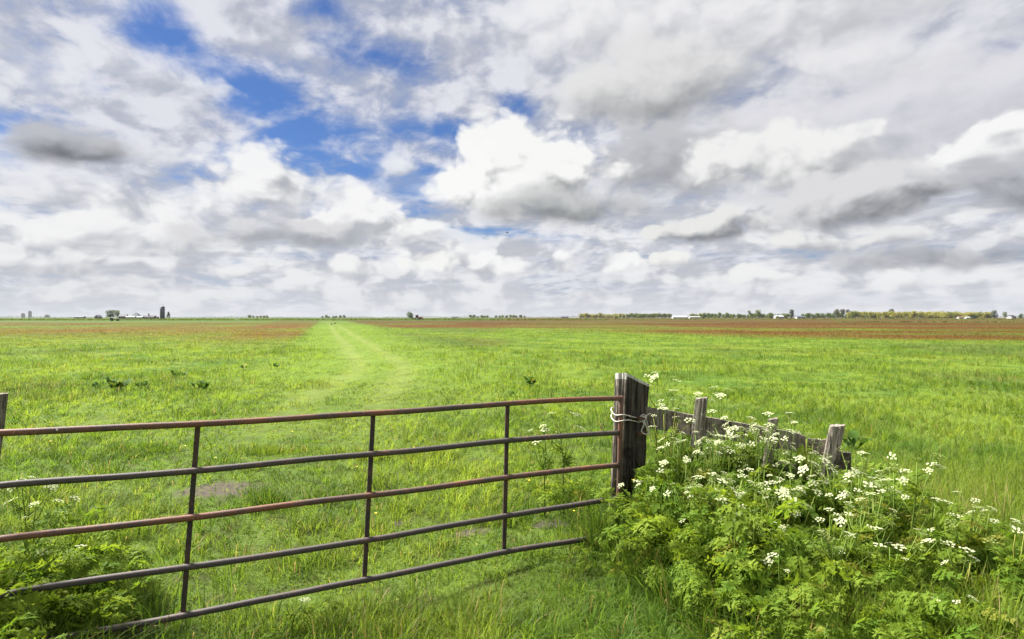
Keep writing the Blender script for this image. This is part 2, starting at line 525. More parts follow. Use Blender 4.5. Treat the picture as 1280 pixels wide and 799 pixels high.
def mat_wood(name, a, b, dark, lichen=0.0):
    m = new_mat(name)
    tc = node('ShaderNodeTexCoord'); o = S(tc.outputs['Object'])
    ox, oy, oz = sep(o)
    grain = fnoise(comb(ox * 38.0, oy * 38.0, oz * 2.2), 1.0, 6, 0.65, 0.4)
    patchy = fnoise(o, 5.0, 5, 0.6)
    crack = step(fnoise(comb(ox * 60.0, oy * 60.0, oz * 1.6), 1.0, 3, 0.5), 0.60, 0.68)
    c = mix(step(grain, 0.32, 0.68), a, b)
    c = mix(step(patchy, 0.48, 0.66) * 0.75, c, dark)
    c = mix(crack * 0.85, c, vmath('MULTIPLY', dark, (0.5, 0.5, 0.5)) if isinstance(dark, S) else c3(dark[0] * .5, dark[1] * .5, dark[2] * .5))
    if lichen:
        l = step(fnoise(o, 34.0, 4, 0.7), 0.56, 0.64) * step(fnoise(o, 4.0, 2, 0.5), 0.42, 0.55) * lichen
        c = mix(l, c, c3(0.42, 0.43, 0.36))
    principled(c, 0.9, 0.15, bump=grain - crack * 1.0 + patchy * 0.5, bstr=1.0, bdist=0.010)
    return m

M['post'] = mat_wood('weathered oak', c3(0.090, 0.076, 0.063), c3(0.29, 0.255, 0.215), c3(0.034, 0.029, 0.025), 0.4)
M['post_shade'] = mat_wood('shaded post wood', c3(0.022, 0.018, 0.016), c3(0.105, 0.088, 0.074), c3(0.008, 0.007, 0.007), 0.10)  # darker copy of the post wood, shade of the turned-away faces in its colour
M['post_top'] = mat_wood('lichened end grain', c3(0.36, 0.35, 0.33), c3(0.62, 0.61, 0.58), c3(0.20, 0.19, 0.175), 0.9)
M['board'] = mat_wood('weathered board', c3(0.12, 0.10, 0.082), c3(0.30, 0.265, 0.22), c3(0.05, 0.042, 0.034), 0.6)

def mat_plain(name, a, b=None, scale=3.0, rough=0.8, spec=0.25, metal=0.0, trans=0.0):
    m = new_mat(name)
    geo = node('ShaderNodeNewGeometry'); pos = S(geo.outputs['Position'])
    c = a if b is None else mix(step(fnoise(pos, scale, 4, 0.6), 0.35, 0.65), a, b)
    principled(c, rough, spec, metal, trans=trans)
    return m

def mat_rust(name, lo):
    m = new_mat(name)
    tc = node('ShaderNodeTexCoord'); o = S(tc.outputs['Object'])
    n1 = fnoise(o, 2.6, 5, 0.65); n2 = fnoise(o, 28.0, 4, 0.6); n3 = fnoise(o, 90.0, 3, 0.6)
    c = mix(step(n1 * 0.7 + n2 * 0.3 + (n3 - 0.5) * 0.4, lo, lo + 0.30), c3(0.062, 0.050, 0.047), c3(0.205, 0.076, 0.038))
    c = mix(step(n2, 0.50, 0.70) * 0.6, c, c3(0.095, 0.070, 0.062))
    c = mix(step(n3 + (n1 - 0.5) * 0.4, 0.64, 0.74) * 0.45, c, c3(0.26, 0.22, 0.20))
    principled(c, 0.62, 0.4, 0.0, bump=n3 + n2, bstr=0.35, bdist=0.002)
    return m
M['rust'] = mat_rust('rusty steel tube', 0.36)
M['rust_grey'] = mat_rust('grey steel tube', 0.50)
M['bar'] = mat_plain('dark steel bar', c3(0.038, 0.032, 0.030), c3(0.085, 0.050, 0.038), 14.0, .7, .3)

M['parsley'] = mat_leaf('cow parsley leaf', c3(0.092, 0.175, 0.018), c3(0.215, 0.292, 0.034))
M['stalk'] = mat_leaf('cow parsley stalk', c3(0.11, 0.19, 0.03), c3(0.19, 0.26, 0.05), 0.2)
M['bloom'] = mat_plain('cow parsley bloom', c3(0.74, 0.75, 0.56), c3(0.62, 0.68, 0.34), 60.0, 0.7, 0.2, 0.0, 0.3)
M['bud'] = mat_plain('cow parsley bud', c3(0.55, 0.62, 0.26), c3(0.34, 0.46, 0.10), 60.0, 0.7, 0.2, 0.0, 0.3)
M['dock'] = mat_leaf('dock leaf', c3(0.045, 0.098, 0.018), c3(0.085, 0.155, 0.028), 0.30, 5.0, 0.7)
M['rope'] = mat_plain('white cord', c3(0.42, 0.39, 0.33), c3(0.72, 0.70, 0.64), 90.0, 0.9)
M['butter'] = mat_plain('yellow petals', c3(0.80, 0.58, 0.02), None, 3, 0.4, 0.4)

# ------------------------------------------------------------------ ground sheet
def vnoise(x, y, seed):
    """smooth value noise in -1..1 on arrays"""
    x = np.asarray(x, dtype=np.float64); y = np.asarray(y, dtype=np.float64)
    xi = np.floor(x).astype(np.int64); yi = np.floor(y).astype(np.int64)
    fx = x - xi; fy = y - yi
    fx = fx * fx * (3 - 2 * fx); fy = fy * fy * (3 - 2 * fy)
    def h(i, j):
        n = (i * 374761393 + j * 668265263 + seed * 1442695041) & 0x7fffffff
        n = ((n ^ (n >> 13)) * 1274126177) & 0x7fffffff
        n = (n ^ (n >> 16)) & 0xffff
        return n / 32767.5 - 1.0
    a = h(xi, yi) * (1 - fx) + h(xi + 1, yi) * fx
    b = h(xi, yi + 1) * (1 - fx) + h(xi + 1, yi + 1) * fx
    return a * (1 - fy) + b * fy

def ground_h(x, y):
    d = np.hypot(x, y)
    k = np.clip(1.0 - d / 60.0, 0, 1)
    x = np.asarray(x, dtype=np.float64); y = np.asarray(y, dtype=np.float64)
    sm = lambda v: np.clip(v, 0, 1) ** 2 * (3 - 2 * np.clip(v, 0, 1))
    worn = -0.20 * sm((0.7 - x) / 1.8) * sm((7.5 - y) / 3.0)          # the gateway is worn down on its left
    return worn + (vnoise(np.asarray(x) * 0.7, np.asarray(y) * 0.7, 3) * 0.035 + vnoise(np.asarray(x) * 2.1, np.asarray(y) * 2.1, 4) * 0.016) * k

def make_ground():
    def axis(lo, hi, n, p):
        u = np.linspace(-1, 1, n + 1)
        return np.where(u > 0, hi, -lo) * np.abs(u) ** p * np.sign(u)
    xs = axis(-9000, 9000, 190, 4.2)
    ys = axis(-300, 11000, 230, 4.6)
    X, Y = np.meshgrid(xs, ys)
    Z = ground_h(X, Y)
    v = np.stack([X.ravel(), Y.ravel(), Z.ravel()], 1).tolist()
    nx = len(xs)
    f = [(j * nx + i, j * nx + i + 1, (j + 1) * nx + i + 1, (j + 1) * nx + i) for j in range(len(ys) - 1) for i in range(nx - 1)]
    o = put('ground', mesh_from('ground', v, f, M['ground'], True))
    tag(o, 'flat green meadow running to the horizon', None, None, 'structure')
make_ground()

# ------------------------------------------------------------------ grass
class Blades:
    """collects grass blades (numpy) into one mesh"""
    def __init__(self): self.V = []; self.A = []; self.L = []; self.N = []; self.nv = 0
    def add(self, x, y, h, az, lean, w, rand, tuft, z0, lod):
        n = len(x)
        if n == 0: return
        ca, sa = np.cos(az), np.sin(az)
        tw = az + np.pi / 2 + rng.normal(0, .5, n)
        wx, wy = np.cos(tw), np.sin(tw)
        rows = {3: ((0, .8), (.38, 1.0), (.74, .68)), 2: ((0, .9), (.5, .95)), 1: ((0, 1.0),)}[lod]
        k = 2 * len(rows) + 1
        V = np.empty((n, k, 3)); A = np.empty((n, k, 3))
        A[:, :, 0] = rand[:, None]; A[:, :, 2] = tuft[:, None]
        for i, (t, ww) in enumerate(rows + ((1.0, 0.0),)):
            px = x + ca * lean * h * t * t; py = y + sa * lean * h * t * t
            pz = z0 - 0.01 + h * (t - 0.42 * lean * t * t)
            if i < len(rows):
                for q, sg in ((0, -.5), (1, .5)):
                    V[:, 2 * i + q, 0] = px + wx * w * ww * sg; V[:, 2 * i + q, 1] = py + wy * w * ww * sg; V[:, 2 * i + q, 2] = pz
                    A[:, 2 * i + q, 1] = t
            else:
                V[:, k - 1, 0] = px; V[:, k - 1, 1] = py; V[:, k - 1, 2] = pz; A[:, k - 1, 1] = 1
        base = self.nv + np.arange(n)[:, None] * k
        pat = []; cnt = []
        for i in range(len(rows) - 1): pat += [2 * i, 2 * i + 1, 2 * i + 3, 2 * i + 2]; cnt.append(4)
        i = len(rows) - 1
        pat += [2 * i, 2 * i + 1, 2 * i + 2]; cnt.append(3)
        self.L.append((base + np.array(pat)[None, :]).ravel())
        self.N.append(np.tile(np.array(cnt), n))
        self.V.append(V.reshape(-1, 3)); self.A.append(A.reshape(-1, 3)); self.nv += n * k
    def build(self, name, mat, label):
        V = np.concatenate(self.V); A = np.concatenate(self.A); L = np.concatenate(self.L); N = np.concatenate(self.N)
        me = bpy.data.meshes.new(name)
        me.vertices.add(len(V)); me.vertices.foreach_set('co', V.astype(np.float32).ravel())
        me.loops.add(len(L)); me.loops.foreach_set('vertex_index', L.astype(np.int32))
        me.polygons.add(len(N))
        st = np.zeros(len(N), np.int32); st[1:] = np.cumsum(N)[:-1]
        me.polygons.foreach_set('loop_start', st)
        me.update(calc_edges=True)
        a = me.attributes.new('blade', 'FLOAT_VECTOR', 'POINT'); a.data.foreach_set('vector', A.astype(np.float32).ravel())
        me.materials.append(mat)
        print(name, 'blades', len(A), 'tris', int((N - 2).sum()))
        return tag(put(name, me), label, 'grass', None, 'stuff')

def dirt(x, y):
    m = np.full(np.shape(x), -9.0)
    w = 0.45 * vnoise(x * 7, y * 7, 17)
    for dx, dy, a, b in DIRT:
        m = np.maximum(m, 1.15 - np.sqrt(((x - dx) / a) ** 2 + ((y - dy) / b) ** 2) + w)
    return np.clip(m * 2.5, 0, 1)

def grass_height(x, y):
    q = np.clip((y - 5.0) / 22.0, 0, 1)
    s = x + TRACK * y + 2.7 * (1 - q * q * (3 - 2 * q))
    n = vnoise(x * 0.6, y * 0.6, 7); n2 = vnoise(x * 2.3, y * 2.3, 8); n3 = vnoise(x * 6, y * 6, 9)
    h = 0.155 + 0.05 * n + 0.055 * n2 + 0.03 * n3
    lane = np.exp(-((s - 2.0) / 2.2) ** 2)
    h = np.where(y > 4.5, h * (1 - 0.45 * lane), h * 0.92)
    h = np.where(y > 12, h * (1 + 0.4 * np.maximum(n, 0) * (1 - lane)), h)
    for c in (1.35, 3.0):
        h = np.where(y > 9, h * (1 - 0.45 * np.exp(-((s - c) / 0.35) ** 2)), h)
    for dx, dy, a, b in DIRT:            # cropped and trodden round the worn places
        h = h * (1 - 0.55 * np.exp(-(((x - dx) / (a * 1.5)) ** 2 + ((y - dy + .25) / (b * 2.0)) ** 2)))
    gl = 5.3 + .441 * (x - .845)                       # grazed low along the gate
    h = h * (1 - 0.45 * np.exp(-((y - gl + .25) / .45) ** 2) * (x < .75))
    return np.maximum(h, 0.035)

def make_meadow():
    B = Blades()
    yy = np.linspace(1.7, 210.0, 6000)
    dens = 2240.0 * np.minimum(1.0, (5.5 / yy)) ** 1.36
    dens = np.where(yy > 12, dens * (1 - 0.35 * np.clip((yy - 12) / 12, 0, 1)), dens)
    dens = dens * (1 - 0.7 * np.clip((yy - 70) / 60, 0, 1)) * (1 - 0.30 * np.clip((yy - 25) / 20, 0, 1)) * (1 + 0.35 * np.clip((6.5 - yy) / 1.5, 0, 1))
    half = 0.92 * yy + 2.6
    w = dens * 2 * half * (yy[1] - yy[0])
    cdf = np.cumsum(w); total = int(cdf[-1])
    y = np.interp(rng.uniform(0, cdf[-1], total), cdf, yy)
    x = rng.uniform(-1, 1, total) * (0.92 * y + 2.6)
    wide = np.maximum(1.0, y / 5.5) ** 0.78
    # most blades spring from tufts: pull them towards the nearest of a jittered lattice of crowns
    cell = 0.12 * wide ** 0.8
    lx = 0.79 * x - 0.61 * y + vnoise(x * 1.3 / wide, y * 1.3 / wide, 31) * 3 * cell; ly = 0.61 * x + 0.79 * y + vnoise(x * 1.3 / wide, y * 1.3 / wide, 32) * 3 * cell
    cx, cy = np.floor(lx / cell), np.floor(ly / cell)
    hsh = lambda a, b, k: (np.sin(a * 127.1 + b * 311.7 + k * 74.7) * 43758.5453) % 1.0
    ux = lx - (cx + hsh(cx, cy, 1)) * cell; uy = ly - (cy + hsh(cx, cy, 2)) * cell
    pull = np.where(rng.uniform(size=total) < 0.7, rng.uniform(.2, .8, total), 0.0) / (1 + np.maximum(0, y - 10) / 8)
    ox, oy = 0.79 * ux + 0.61 * uy, -0.61 * ux + 0.79 * uy
    x = x - ox * pull; y = y - oy * pull
    tuft = hsh(cx, cy, 3)
    az = np.arctan2(oy, ox) + rng.normal(0, .8, total)
    h = grass_height(x, y) * rng.uniform(.55, 1.25, total) * (0.75 + 0.5 * tuft)
    keep = rng.uniform(size=total) > dirt(x, y) * 0.80 * (y < 16)
    lean = rng.uniform(.15, 1.25, total)
    lean = np.where(y > 14, lean * 0.75, lean)
    wd = 0.0060 * rng.uniform(.6, 1.2, total) * wide
    h = h * (1 - 0.34 * np.clip((y - 6) / 8, 0, 1))
    z0 = ground_h(x, y); r = rng.uniform(size=total)
    for lod, sel in ((3, keep & (y < 8)), (2, keep & (y >= 8) & (y < 18)), (1, keep & (y >= 18))):
        B.add(x[sel], y[sel], h[sel], az[sel], lean[sel], wd[sel], r[sel], tuft[sel], z0[sel], lod)
    B.build('meadow_grass', M['grass'], 'short bright green meadow grass around the gate and across the field')
make_meadow()

def make_tall():
    P = []
    def add(x, y, h, q=1.0): P.append((x, y, h, q))
    U = rng.uniform
    # rank grass on the bank right of the fence, thinning out into the field
    for _ in range(2300):
        x = U(1.6, 6.8); y = U(2.6, 8.0)
        px = 640 + FPX * x / y
        k = 1.0 - max(0.0, (y - 5.2) / 2.8)
        if x < 1.5 + max(0.0, (5.0 - y)) * 0.2 or U() > k: continue
        if px < 1020 and y < 5.4 and U() < 0.6: continue
        add(x, y, U(0.28, 0.60) * (0.65 + 0.35 * k))
    # among the cow parsley and at the foot of post and gate
    for _ in range(760):
        x = U(0.55, 3.2); y = U(2.9, 5.6)
        if x < 0.75 + (4.8 - y) * 0.28: continue
        add(x, y, U(0.24, 0.52))
    for _ in range(260):                                  # long blades leaning out of the near edge of the bank
        y = U(2.6, 3.7); x = U(1.0, 2.9)
        if x > .75 + (4.8 - y) * .20: add(x, y, U(.28, .50))
    for _ in range(40): add(0.85 + rng.normal(0, .22), 5.3 + rng.normal(0, .16), U(.12, .26))
    for _ in range(90): add(-0.95 + rng.normal(0, .36), 4.15 + rng.normal(0, .22), U(.12, .24))      # a lush drift under the gate
    for _ in range(95):                                    # tussocks in front of and behind the gate
        y = U(2.9, 9.0); x = U(-.72 * y, .16 * y)
        if float(dirt(np.array([x]), np.array([y]))[0]) > .1: continue
        hh = U(.13, .25) * (1 if y < 4.2 else .8)
        gl = 5.3 + .441 * (x - .845)
        if abs(y - gl + .3) < .35: hh *= .6
        for _k in range(int(U(3, 8))): add(x + rng.normal(0, .07), y + rng.normal(0, .07), hh * U(.8, 1.2))
    for _ in range(120): add(-2.7 + rng.normal(0, .4), 3.9 + rng.normal(0, .6), U(.22, .40))
    for _ in range(1300):                                  # tufts left standing in the field
        y = U(6, 40); x = U(-.78 * y - 1, .78 * y + 1)
        s = x + TRACK * y
        if abs(s - 2.0) < 1.9: continue
        if float(vnoise(x * 0.4, y * 0.4, 21)) < 0.15: continue
        q = max(1.0, (y / 8) ** .7)
        add(x + rng.normal(0, .15 * q), y + rng.normal(0, .15 * q), U(.20, .32), q)
    P = np.array(P); m = 30
    n = len(P) * m
    X, Y, H, Q = (np.repeat(P[:, i], m) for i in range(4))
    a = U(0, 2 * np.pi, n); r = 0.14 * Q * np.sqrt(U(0, 1, n))
    x = X + r * np.cos(a); y = Y + r * np.sin(a)
    B = Blades()
    h = H * U(.5, 1.2, n)
    lean = U(.1, .95, n); w = .0072 * U(.6, 1.25, n) * Q; rr = U(0, 1, n); tf = np.repeat(U(0, 1, len(P)), m)
    az = a + rng.normal(0, .9, n); z0 = ground_h(x, y)
    for lod, sel in ((3, y < 8), (2, y >= 8)):
        B.add(x[sel], y[sel], h[sel], az[sel], lean[sel], w[sel], rr[sel], tf[sel], z0[sel], lod)
    B.build('tall_grass', M['tall'], 'long rank grass on the bank, round the posts and under the gate')
make_tall()

# ------------------------------------------------------------------ the gate, its posts and the fence
def gate_y(px): return 4.927 / (1 - 0.441 * (px - 640.0) / FPX)
def on_gate(px, py, off=0.0):
    y = gate_y(px) + off
    return at(px, py, y)

def wobble(pts, step_len=0.12, amp=0.0, seed=0):
    """a smooth dense path through points"""
    out = []
    n = len(pts)
    for i in range(n - 1):
        p0 = pts[max(i - 1, 0)]; p1 = pts[i]; p2 = pts[i + 1]; p3 = pts[min(i + 2, n - 1)]
        k = max(2, int((p2 - p1).length / step_len))
        for j in range(k):
            t = j / k
            out.append(0.5 * ((2 * p1) + (p2 - p0) * t + (2 * p0 - 5 * p1 + 4 * p2 - p3) * t * t + (3 * p1 - p0 - 3 * p2 + p3) * t ** 3))
    out.append(pts[-1])
    if amp:
        out = [p + Vector((0, 0, amp * mnoise.noise(Vector((p.x * 1.7, seed, 0))))) for p in out]
    return out

RAILS = [[(-62, 545.5), (0, 541.5), (160, 534), (320, 526), (467, 516.5), (633, 505), (719, 499), (775.5, 498)],
         [(-62, 620), (0, 607), (160, 595.5), (320, 581), (467, 567.5), (633, 551.5), (719, 544), (773, 541)],
         [(-62, 690), (0, 674.3), (160, 656), (320, 636.5), (467, 619), (633, 597.5), (719, 587), (774, 581)],
         [(-62, 764), (0, 745), (100, 728), (320, 696.8), (467, 674), (633, 645), (719, 631), (774, 622.5)],
         [(-62, 836), (0, 816), (80, 797), (230, 769), (320, 752), (375, 741.5), (420, 732), (507, 716), (633, 690), (719, 675.6), (774, 664)]]
def make_gate():
    t = thing('field_gate', 'rusty five-bar steel tube gate tied to the dark wooden post', 'gate', (on_gate(774, 664).x, on_gate(774, 664).y, 0))
    o = t.location.copy()
    for i, r in enumerate(RAILS):
        pts = wobble([on_gate(*p) - o for p in r], 0.06, 0.006, i * 3.1)
        MB().tube(pts, [0.0195 * (1 + .05 * mnoise.noise(Vector((p.x * 9, i * 7, 0)))) for p in pts], 12).build('rail', M['rust'] if i in (0, 2) else M['rust_grey'], t, True)
    # uprights: flat bars welded on the far side of the rails, racked over a little
    for (x0, y0, x1, y1) in ((247.4, 531, 228.6, 769), (466.5, 517, 455.5, 724), (634.3, 505.5, 630, 690)):
        a = on_gate(x0, y0, 0.022) - o; b = on_gate(x1, y1, 0.022) - o
        m = MB(); u = Vector((1, 0.441, 0)).normalized() * 0.0150; w = Vector((-0.441, 1, 0)).normalized() * 0.006
        d = (b - a)
        ring = lambda c: [c - u - w, c + u - w, c + u + w, c - u + w]
        va = [v for k in range(9) for v in ring(a + d * (k / 8))]
        fs = [(k * 4 + i, k * 4 + (i + 1) % 4, k * 4 + 4 + (i + 1) % 4, k * 4 + 4 + i) for k in range(8) for i in range(4)] + [(3, 2, 1, 0), (32, 33, 34, 35)]
        put('upright', mesh_from('upright', va, fs, M['bar']), t)
    # weld beads where bars and rails cross
    bead = MB()
    bead.tube([(0, -.004, -.020), (0, .002, -.012), (0, .005, 0), (0, .002, .012), (0, -.004, .020)], [.004, .009, .010, .009, .004], 7)
    bead_me = bead.mesh('weld_bead', M['rust'], True)
    for (x0, y0, x1, y1) in ((247.4, 531, 228.6, 769), (466.5, 517, 455.5, 724), (634.3, 505.5, 630, 690)):
        for i, r in enumerate(RAILS):
            for k in range(len(r) - 1):
                f = (i + .05) / 4.1; bx = x0 + (x1 - x0) * f
                if r[k][0] <= bx < r[k + 1][0]:
                    by = r[k][1] + (r[k + 1][1] - r[k][1]) * (bx - r[k][0]) / (r[k + 1][0] - r[k][0])
                    for sg in (-1, 1):
                        put('weld_bead', bead_me, t, on_gate(bx + sg * 3.2, by, .012) - o, (0, .3 * sg, rnd.uniform(-.4, .4)))
    a = on_gate(776.5, 495, 0.002) - o; b = on_gate(772.5, 667, 0.002) - o
    MB().tube([a + (b - a) * (k / 10) for k in range(11)], 0.0195, 12).build('end_upright', M['rust'], t, True)
    a = on_gate(-58, 543, 0.002) - o; b = on_gate(-58, 836, 0.002) - o
    MB().tube([a + (b - a) * (k / 10) for k in range(11)], 0.0195, 12).build('end_upright', M['rust'], t, True)
    c = on_gate(753, 534, 0.0) - o
    ring = [c + Vector((math.cos(q), 0.44 * math.cos(q), 1.5 * math.sin(q))) * 0.014 + Vector((0, 0, 0.004)) for q in [2 * math.pi * k / 16 for k in range(17)]]
    MB().tube(ring, 0.0032, 6, False).build('latch_ring', M['rust'], t, True)
    # a splash of bird lime on the top rail
    p = on_gate(72, 537.0, -0.0195) - o
    m = MB(); n = []
    for k in range(9):
        q = 2 * math.pi * k / 9; rr = 0.0068 * (0.7 + 0.5 * rnd.random())
        n.append(p + Vector((math.cos(q) * rr, -0.004, math.sin(q) * rr * 1.1)))
    for k in range(9): m.tri(p + Vector((0, -0.007, 0)), n[(k + 1) % 9], n[k])
    m.build('lime_spot', M['rope'], t)
make_gate()

def timber(plan, top, bottom_shift, z0=-0.15, rows=26, rough=0.006, seed=0, per=7, splits=()):
    """a worn squared timber: plan = outline at the top, top = heights of the corners; returns verts, faces, face sides"""
    n = len(plan)
    V = []; F = []; side = []
    ring0 = []
    for i in range(n):
        a = plan[i]; b = plan[(i + 1) % n]
        for k in range(per):
            t = k / per
            ring0.append((a.lerp(b, t), top[i] * (1 - t) + top[(i + 1) % n] * t, i, t))
    c = sum((p for p, _, _, _ in ring0), Vector((0, 0))) / len(ring0)
    R_ = len(ring0)
    for j in range(rows + 1):
        f = j / rows
        for (p, zt, i, t) in ring0:
            z = zt + (z0 - zt) * f
            d = (p - c)
            edge = 1.0 - 0.10 * max(0.0, 1 - min(t, 1 - t) * 6) * (0.6 + 0.4 * mnoise.noise(Vector((i * 5.0, z * 4, seed))))
            groove = mnoise.noise(Vector((t * 6 + i * 9, z * 0.9, seed))) * rough * 1.6 + mnoise.noise(Vector((t * 17 + i * 9, z * 2.2, seed + 3))) * rough
            for (si, st, sw, sd) in splits:          # drying splits
                if si == i: groove -= sd * math.exp(-((t - st - .03 * mnoise.noise(Vector((z * 3, si, 2)))) / sw) ** 2) * (0.5 + 0.5 * min(1, max(0, z / .5)))
            q = c + d * edge + d.normalized() * groove
            sx, sy = bottom_shift
            zz = z + (mnoise.noise(Vector((p.x * 30, p.y * 30, seed))) * 0.008 if j == 0 else 0)
            V.append((q.x + sx * f, q.y + sy * f, zz))
    for j in range(rows):
        for k in range(R_):
            F.append((j * R_ + k, (j + 1) * R_ + k, (j + 1) * R_ + (k + 1) % R_, j * R_ + (k + 1) % R_)); side.append(ring0[k][2])
    V.append((c.x, c.y, sum(top) / len(top) + 0.004)); ci = len(V) - 1
    for k in range(R_): F.append((k, (k + 1) % R_, ci)); side.append(-1)
    return V, F, side

def make_gatepost():
    C, Lp, Rp = Vector((0.905, 5.36)), Vector((0.819, 5.46)), Vector((1.115, 5.50))
    Bk = Lp + (Rp - C)
    V, F, side = timber([C, Rp, Bk, Lp], [1.313, 1.212, 1.215, 1.308], (-0.075, 0.0), rows=60, rough=0.010, seed=2, per=16, splits=((0, .42, .035, .022), (0, .72, .05, .014), (3, .55, .06, .014), (0, .18, .03, .010)))
    base = Vector((0.92, 5.45, 0))
    V = [Vector(v) - base for v in V]
    t = thing('gate_post', 'thick dark weathered timber post with sloping pale top holding the gate', 'post', base)
    # body: the left face has the lighter wood, the others have shade painted in; the cut top is pale with lichen
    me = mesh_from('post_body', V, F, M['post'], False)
    me.materials.append(M['post_shade']); me.materials.append(M['post_top'])
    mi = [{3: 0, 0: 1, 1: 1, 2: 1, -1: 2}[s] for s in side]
    # the weathered cap runs a hand's breadth down the lighter left face
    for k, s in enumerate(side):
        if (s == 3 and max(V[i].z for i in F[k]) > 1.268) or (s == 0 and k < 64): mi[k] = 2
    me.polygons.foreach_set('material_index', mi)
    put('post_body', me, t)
    # two old iron straps on the dark face
    for z in (0.95, 0.83):
        m = MB(); a = Vector((1.00, 5.405, z)) - base; d = (Rp - C).normalized(); u = Vector((d.x, d.y, 0)); w = Vector((d.y, -d.x, 0)) * 0.014
        x0 = a - u * 0.0 + w; x1 = a + u * 0.09 + w
        h = Vector((0, 0, 0.012))
        m.quad(x0 - h, x1 - h, x1 + h, x0 + h); m.quad(x0 + h, x1 + h, x1 + h - w * 2, x0 + h - w * 2); m.quad(x0 - h - w * 2, x1 - h - w * 2, x1 - h, x0 - h)
        m.quad(x0 - h - w * 2, x0 - h, x0 + h, x0 + h - w * 2); m.quad(x1 - h, x1 - h - w * 2, x1 + h - w * 2, x1 + h)
        m.build('iron_strap', M['rust'], t)
make_gatepost()

def make_leftpost():
    y = 3.96
    p = lambda px: (px - 640) / FPX * y
    x0 = (14 - 640) / FPX * (y + .12)
    plan = [Vector((x0, y)), Vector((x0 - 0.005, y + 0.12)), Vector((x0 - 0.16, y + 0.12)), Vector((x0 - 0.155, y))]
    top = [1.75 - 97 * y / FPX] * 2 + [1.75 - 98 * y / FPX] * 2
    V, F, side = timber(plan, top, (-0.22, 0.03), rows=24, rough=0.005, seed=9)
    base = Vector((x0 - 0.25, y, 0))
    V = [Vector(v) - base for v in V]
    t = thing('hinge_post', 'leaning grey wooden post at the left edge behind the gate', 'post', base)
    me = mesh_from('post_body', V, F, M['board']); me.materials.append(M['post_top'])
    put('post_body', me, t)
make_leftpost()

def fence_pt(px, off=0.0):
    k = (px - 640.0) / FPX
    y = (5.5 + 0.45 * 1.05) / (1 + 0.45 * k) + off
    return k * y, y

def make_fence():
    base = Vector((1.75, 5.15, 0))
    t = thing('board_fence', 'low weathered grey board fence half buried in flowering cow parsley', 'fence', base)
    def post(px, top_py, foot_px, w, dpt, seed, off):
        x, y = fence_pt(px, off); ztop = EYE - (top_py - HORIZON) * y / FPX
        fx = (foot_px - px) / FPX * y
        u = Vector((0.91, -0.41)); v = Vector((0.41, 0.91))
        c = Vector((x, y))
        plan = [c - u * w / 2 - v * dpt / 2, c + u * w / 2 - v * dpt / 2, c + u * w / 2 + v * dpt / 2, c - u * w / 2 + v * dpt / 2]
        tilt = [ztop - .012, ztop, ztop + .004, ztop - .006]
        V, F, side = timber(plan, tilt, (fx, 0.0), rows=20, rough=0.005, seed=seed)
        put('fence_post', mesh_from('fence_post', [Vector(q) - base for q in V], F, M['board']), t)
    post(877, 497, 855, .084, .06, 3, -0.05)
    post(966, 523, 946, .065, .05, 5, -0.05)
    post(1047, 531, 1006, .100, .075, 7, -0.01)
    def board(p0, p1, h0, h1, off, seed, chip=None, thick=0.026):
        """p0, p1: (column, row of the top edge)"""
        n = 46; V = []; F = []
        for i in range(n + 1):
            f = i / n
            px = p0[0] + (p1[0] - p0[0]) * f
            x, y = fence_pt(px, off)
            zt = EYE - (p0[1] + (p1[1] - p0[1]) * f - HORIZON) * y / FPX
            h = h0 + (h1 - h0) * f
            zt += mnoise.noise(Vector((f * 9, seed, 1))) * .007 + mnoise.noise(Vector((f * 37, seed, 1))) * .003
            if chip:
                for (cp, wd, dp) in chip:
                    zt -= dp * max(0.0, 1 - abs(px - cp) / wd)
            zb = zt - h if not chip else EYE - (p0[1] + (p1[1] - p0[1]) * f - HORIZON) * y / FPX - h
            zb += mnoise.noise(Vector((f * 12, seed, 5))) * .006
            v = Vector((0.41, 0.91))
            for k in range(5):
                z = zt + (zb - zt) * k / 4
                bow = mnoise.noise(Vector((f * 6, k * .7, seed))) * .006
                V.append((x + v.x * (-thick / 2 + bow), y + v.y * (-thick / 2 + bow), z))
            for k in range(5):
                z = zb + (zt - zb) * k / 4
                V.append((x + v.x * thick / 2, y + v.y * thick / 2, z))
        for i in range(n):
            for k in range(10):
                a, b = i * 10 + k, i * 10 + (k + 1) % 10
                F.append((a, b, b + 10, a + 10))
        F.append(tuple(range(9, -1, -1))); F.append(tuple(n * 10 + k for k in range(10)))
        put('board', mesh_from('board', [Vector(q) - base for q in V], F, M['board']), t)
    board((800, 507), (1042, 549), 0.17, 0.13, 0.0, 1.0, ((1014, 16, 0.030), (1028, 10, 0.02)))
    board((888, 562), (1036, 588), 0.11, 0.10, 0.015, 2.0)
    board((1030, 562), (1064, 566), 0.14, 0.12, 0.055, 3.0)
make_fence()

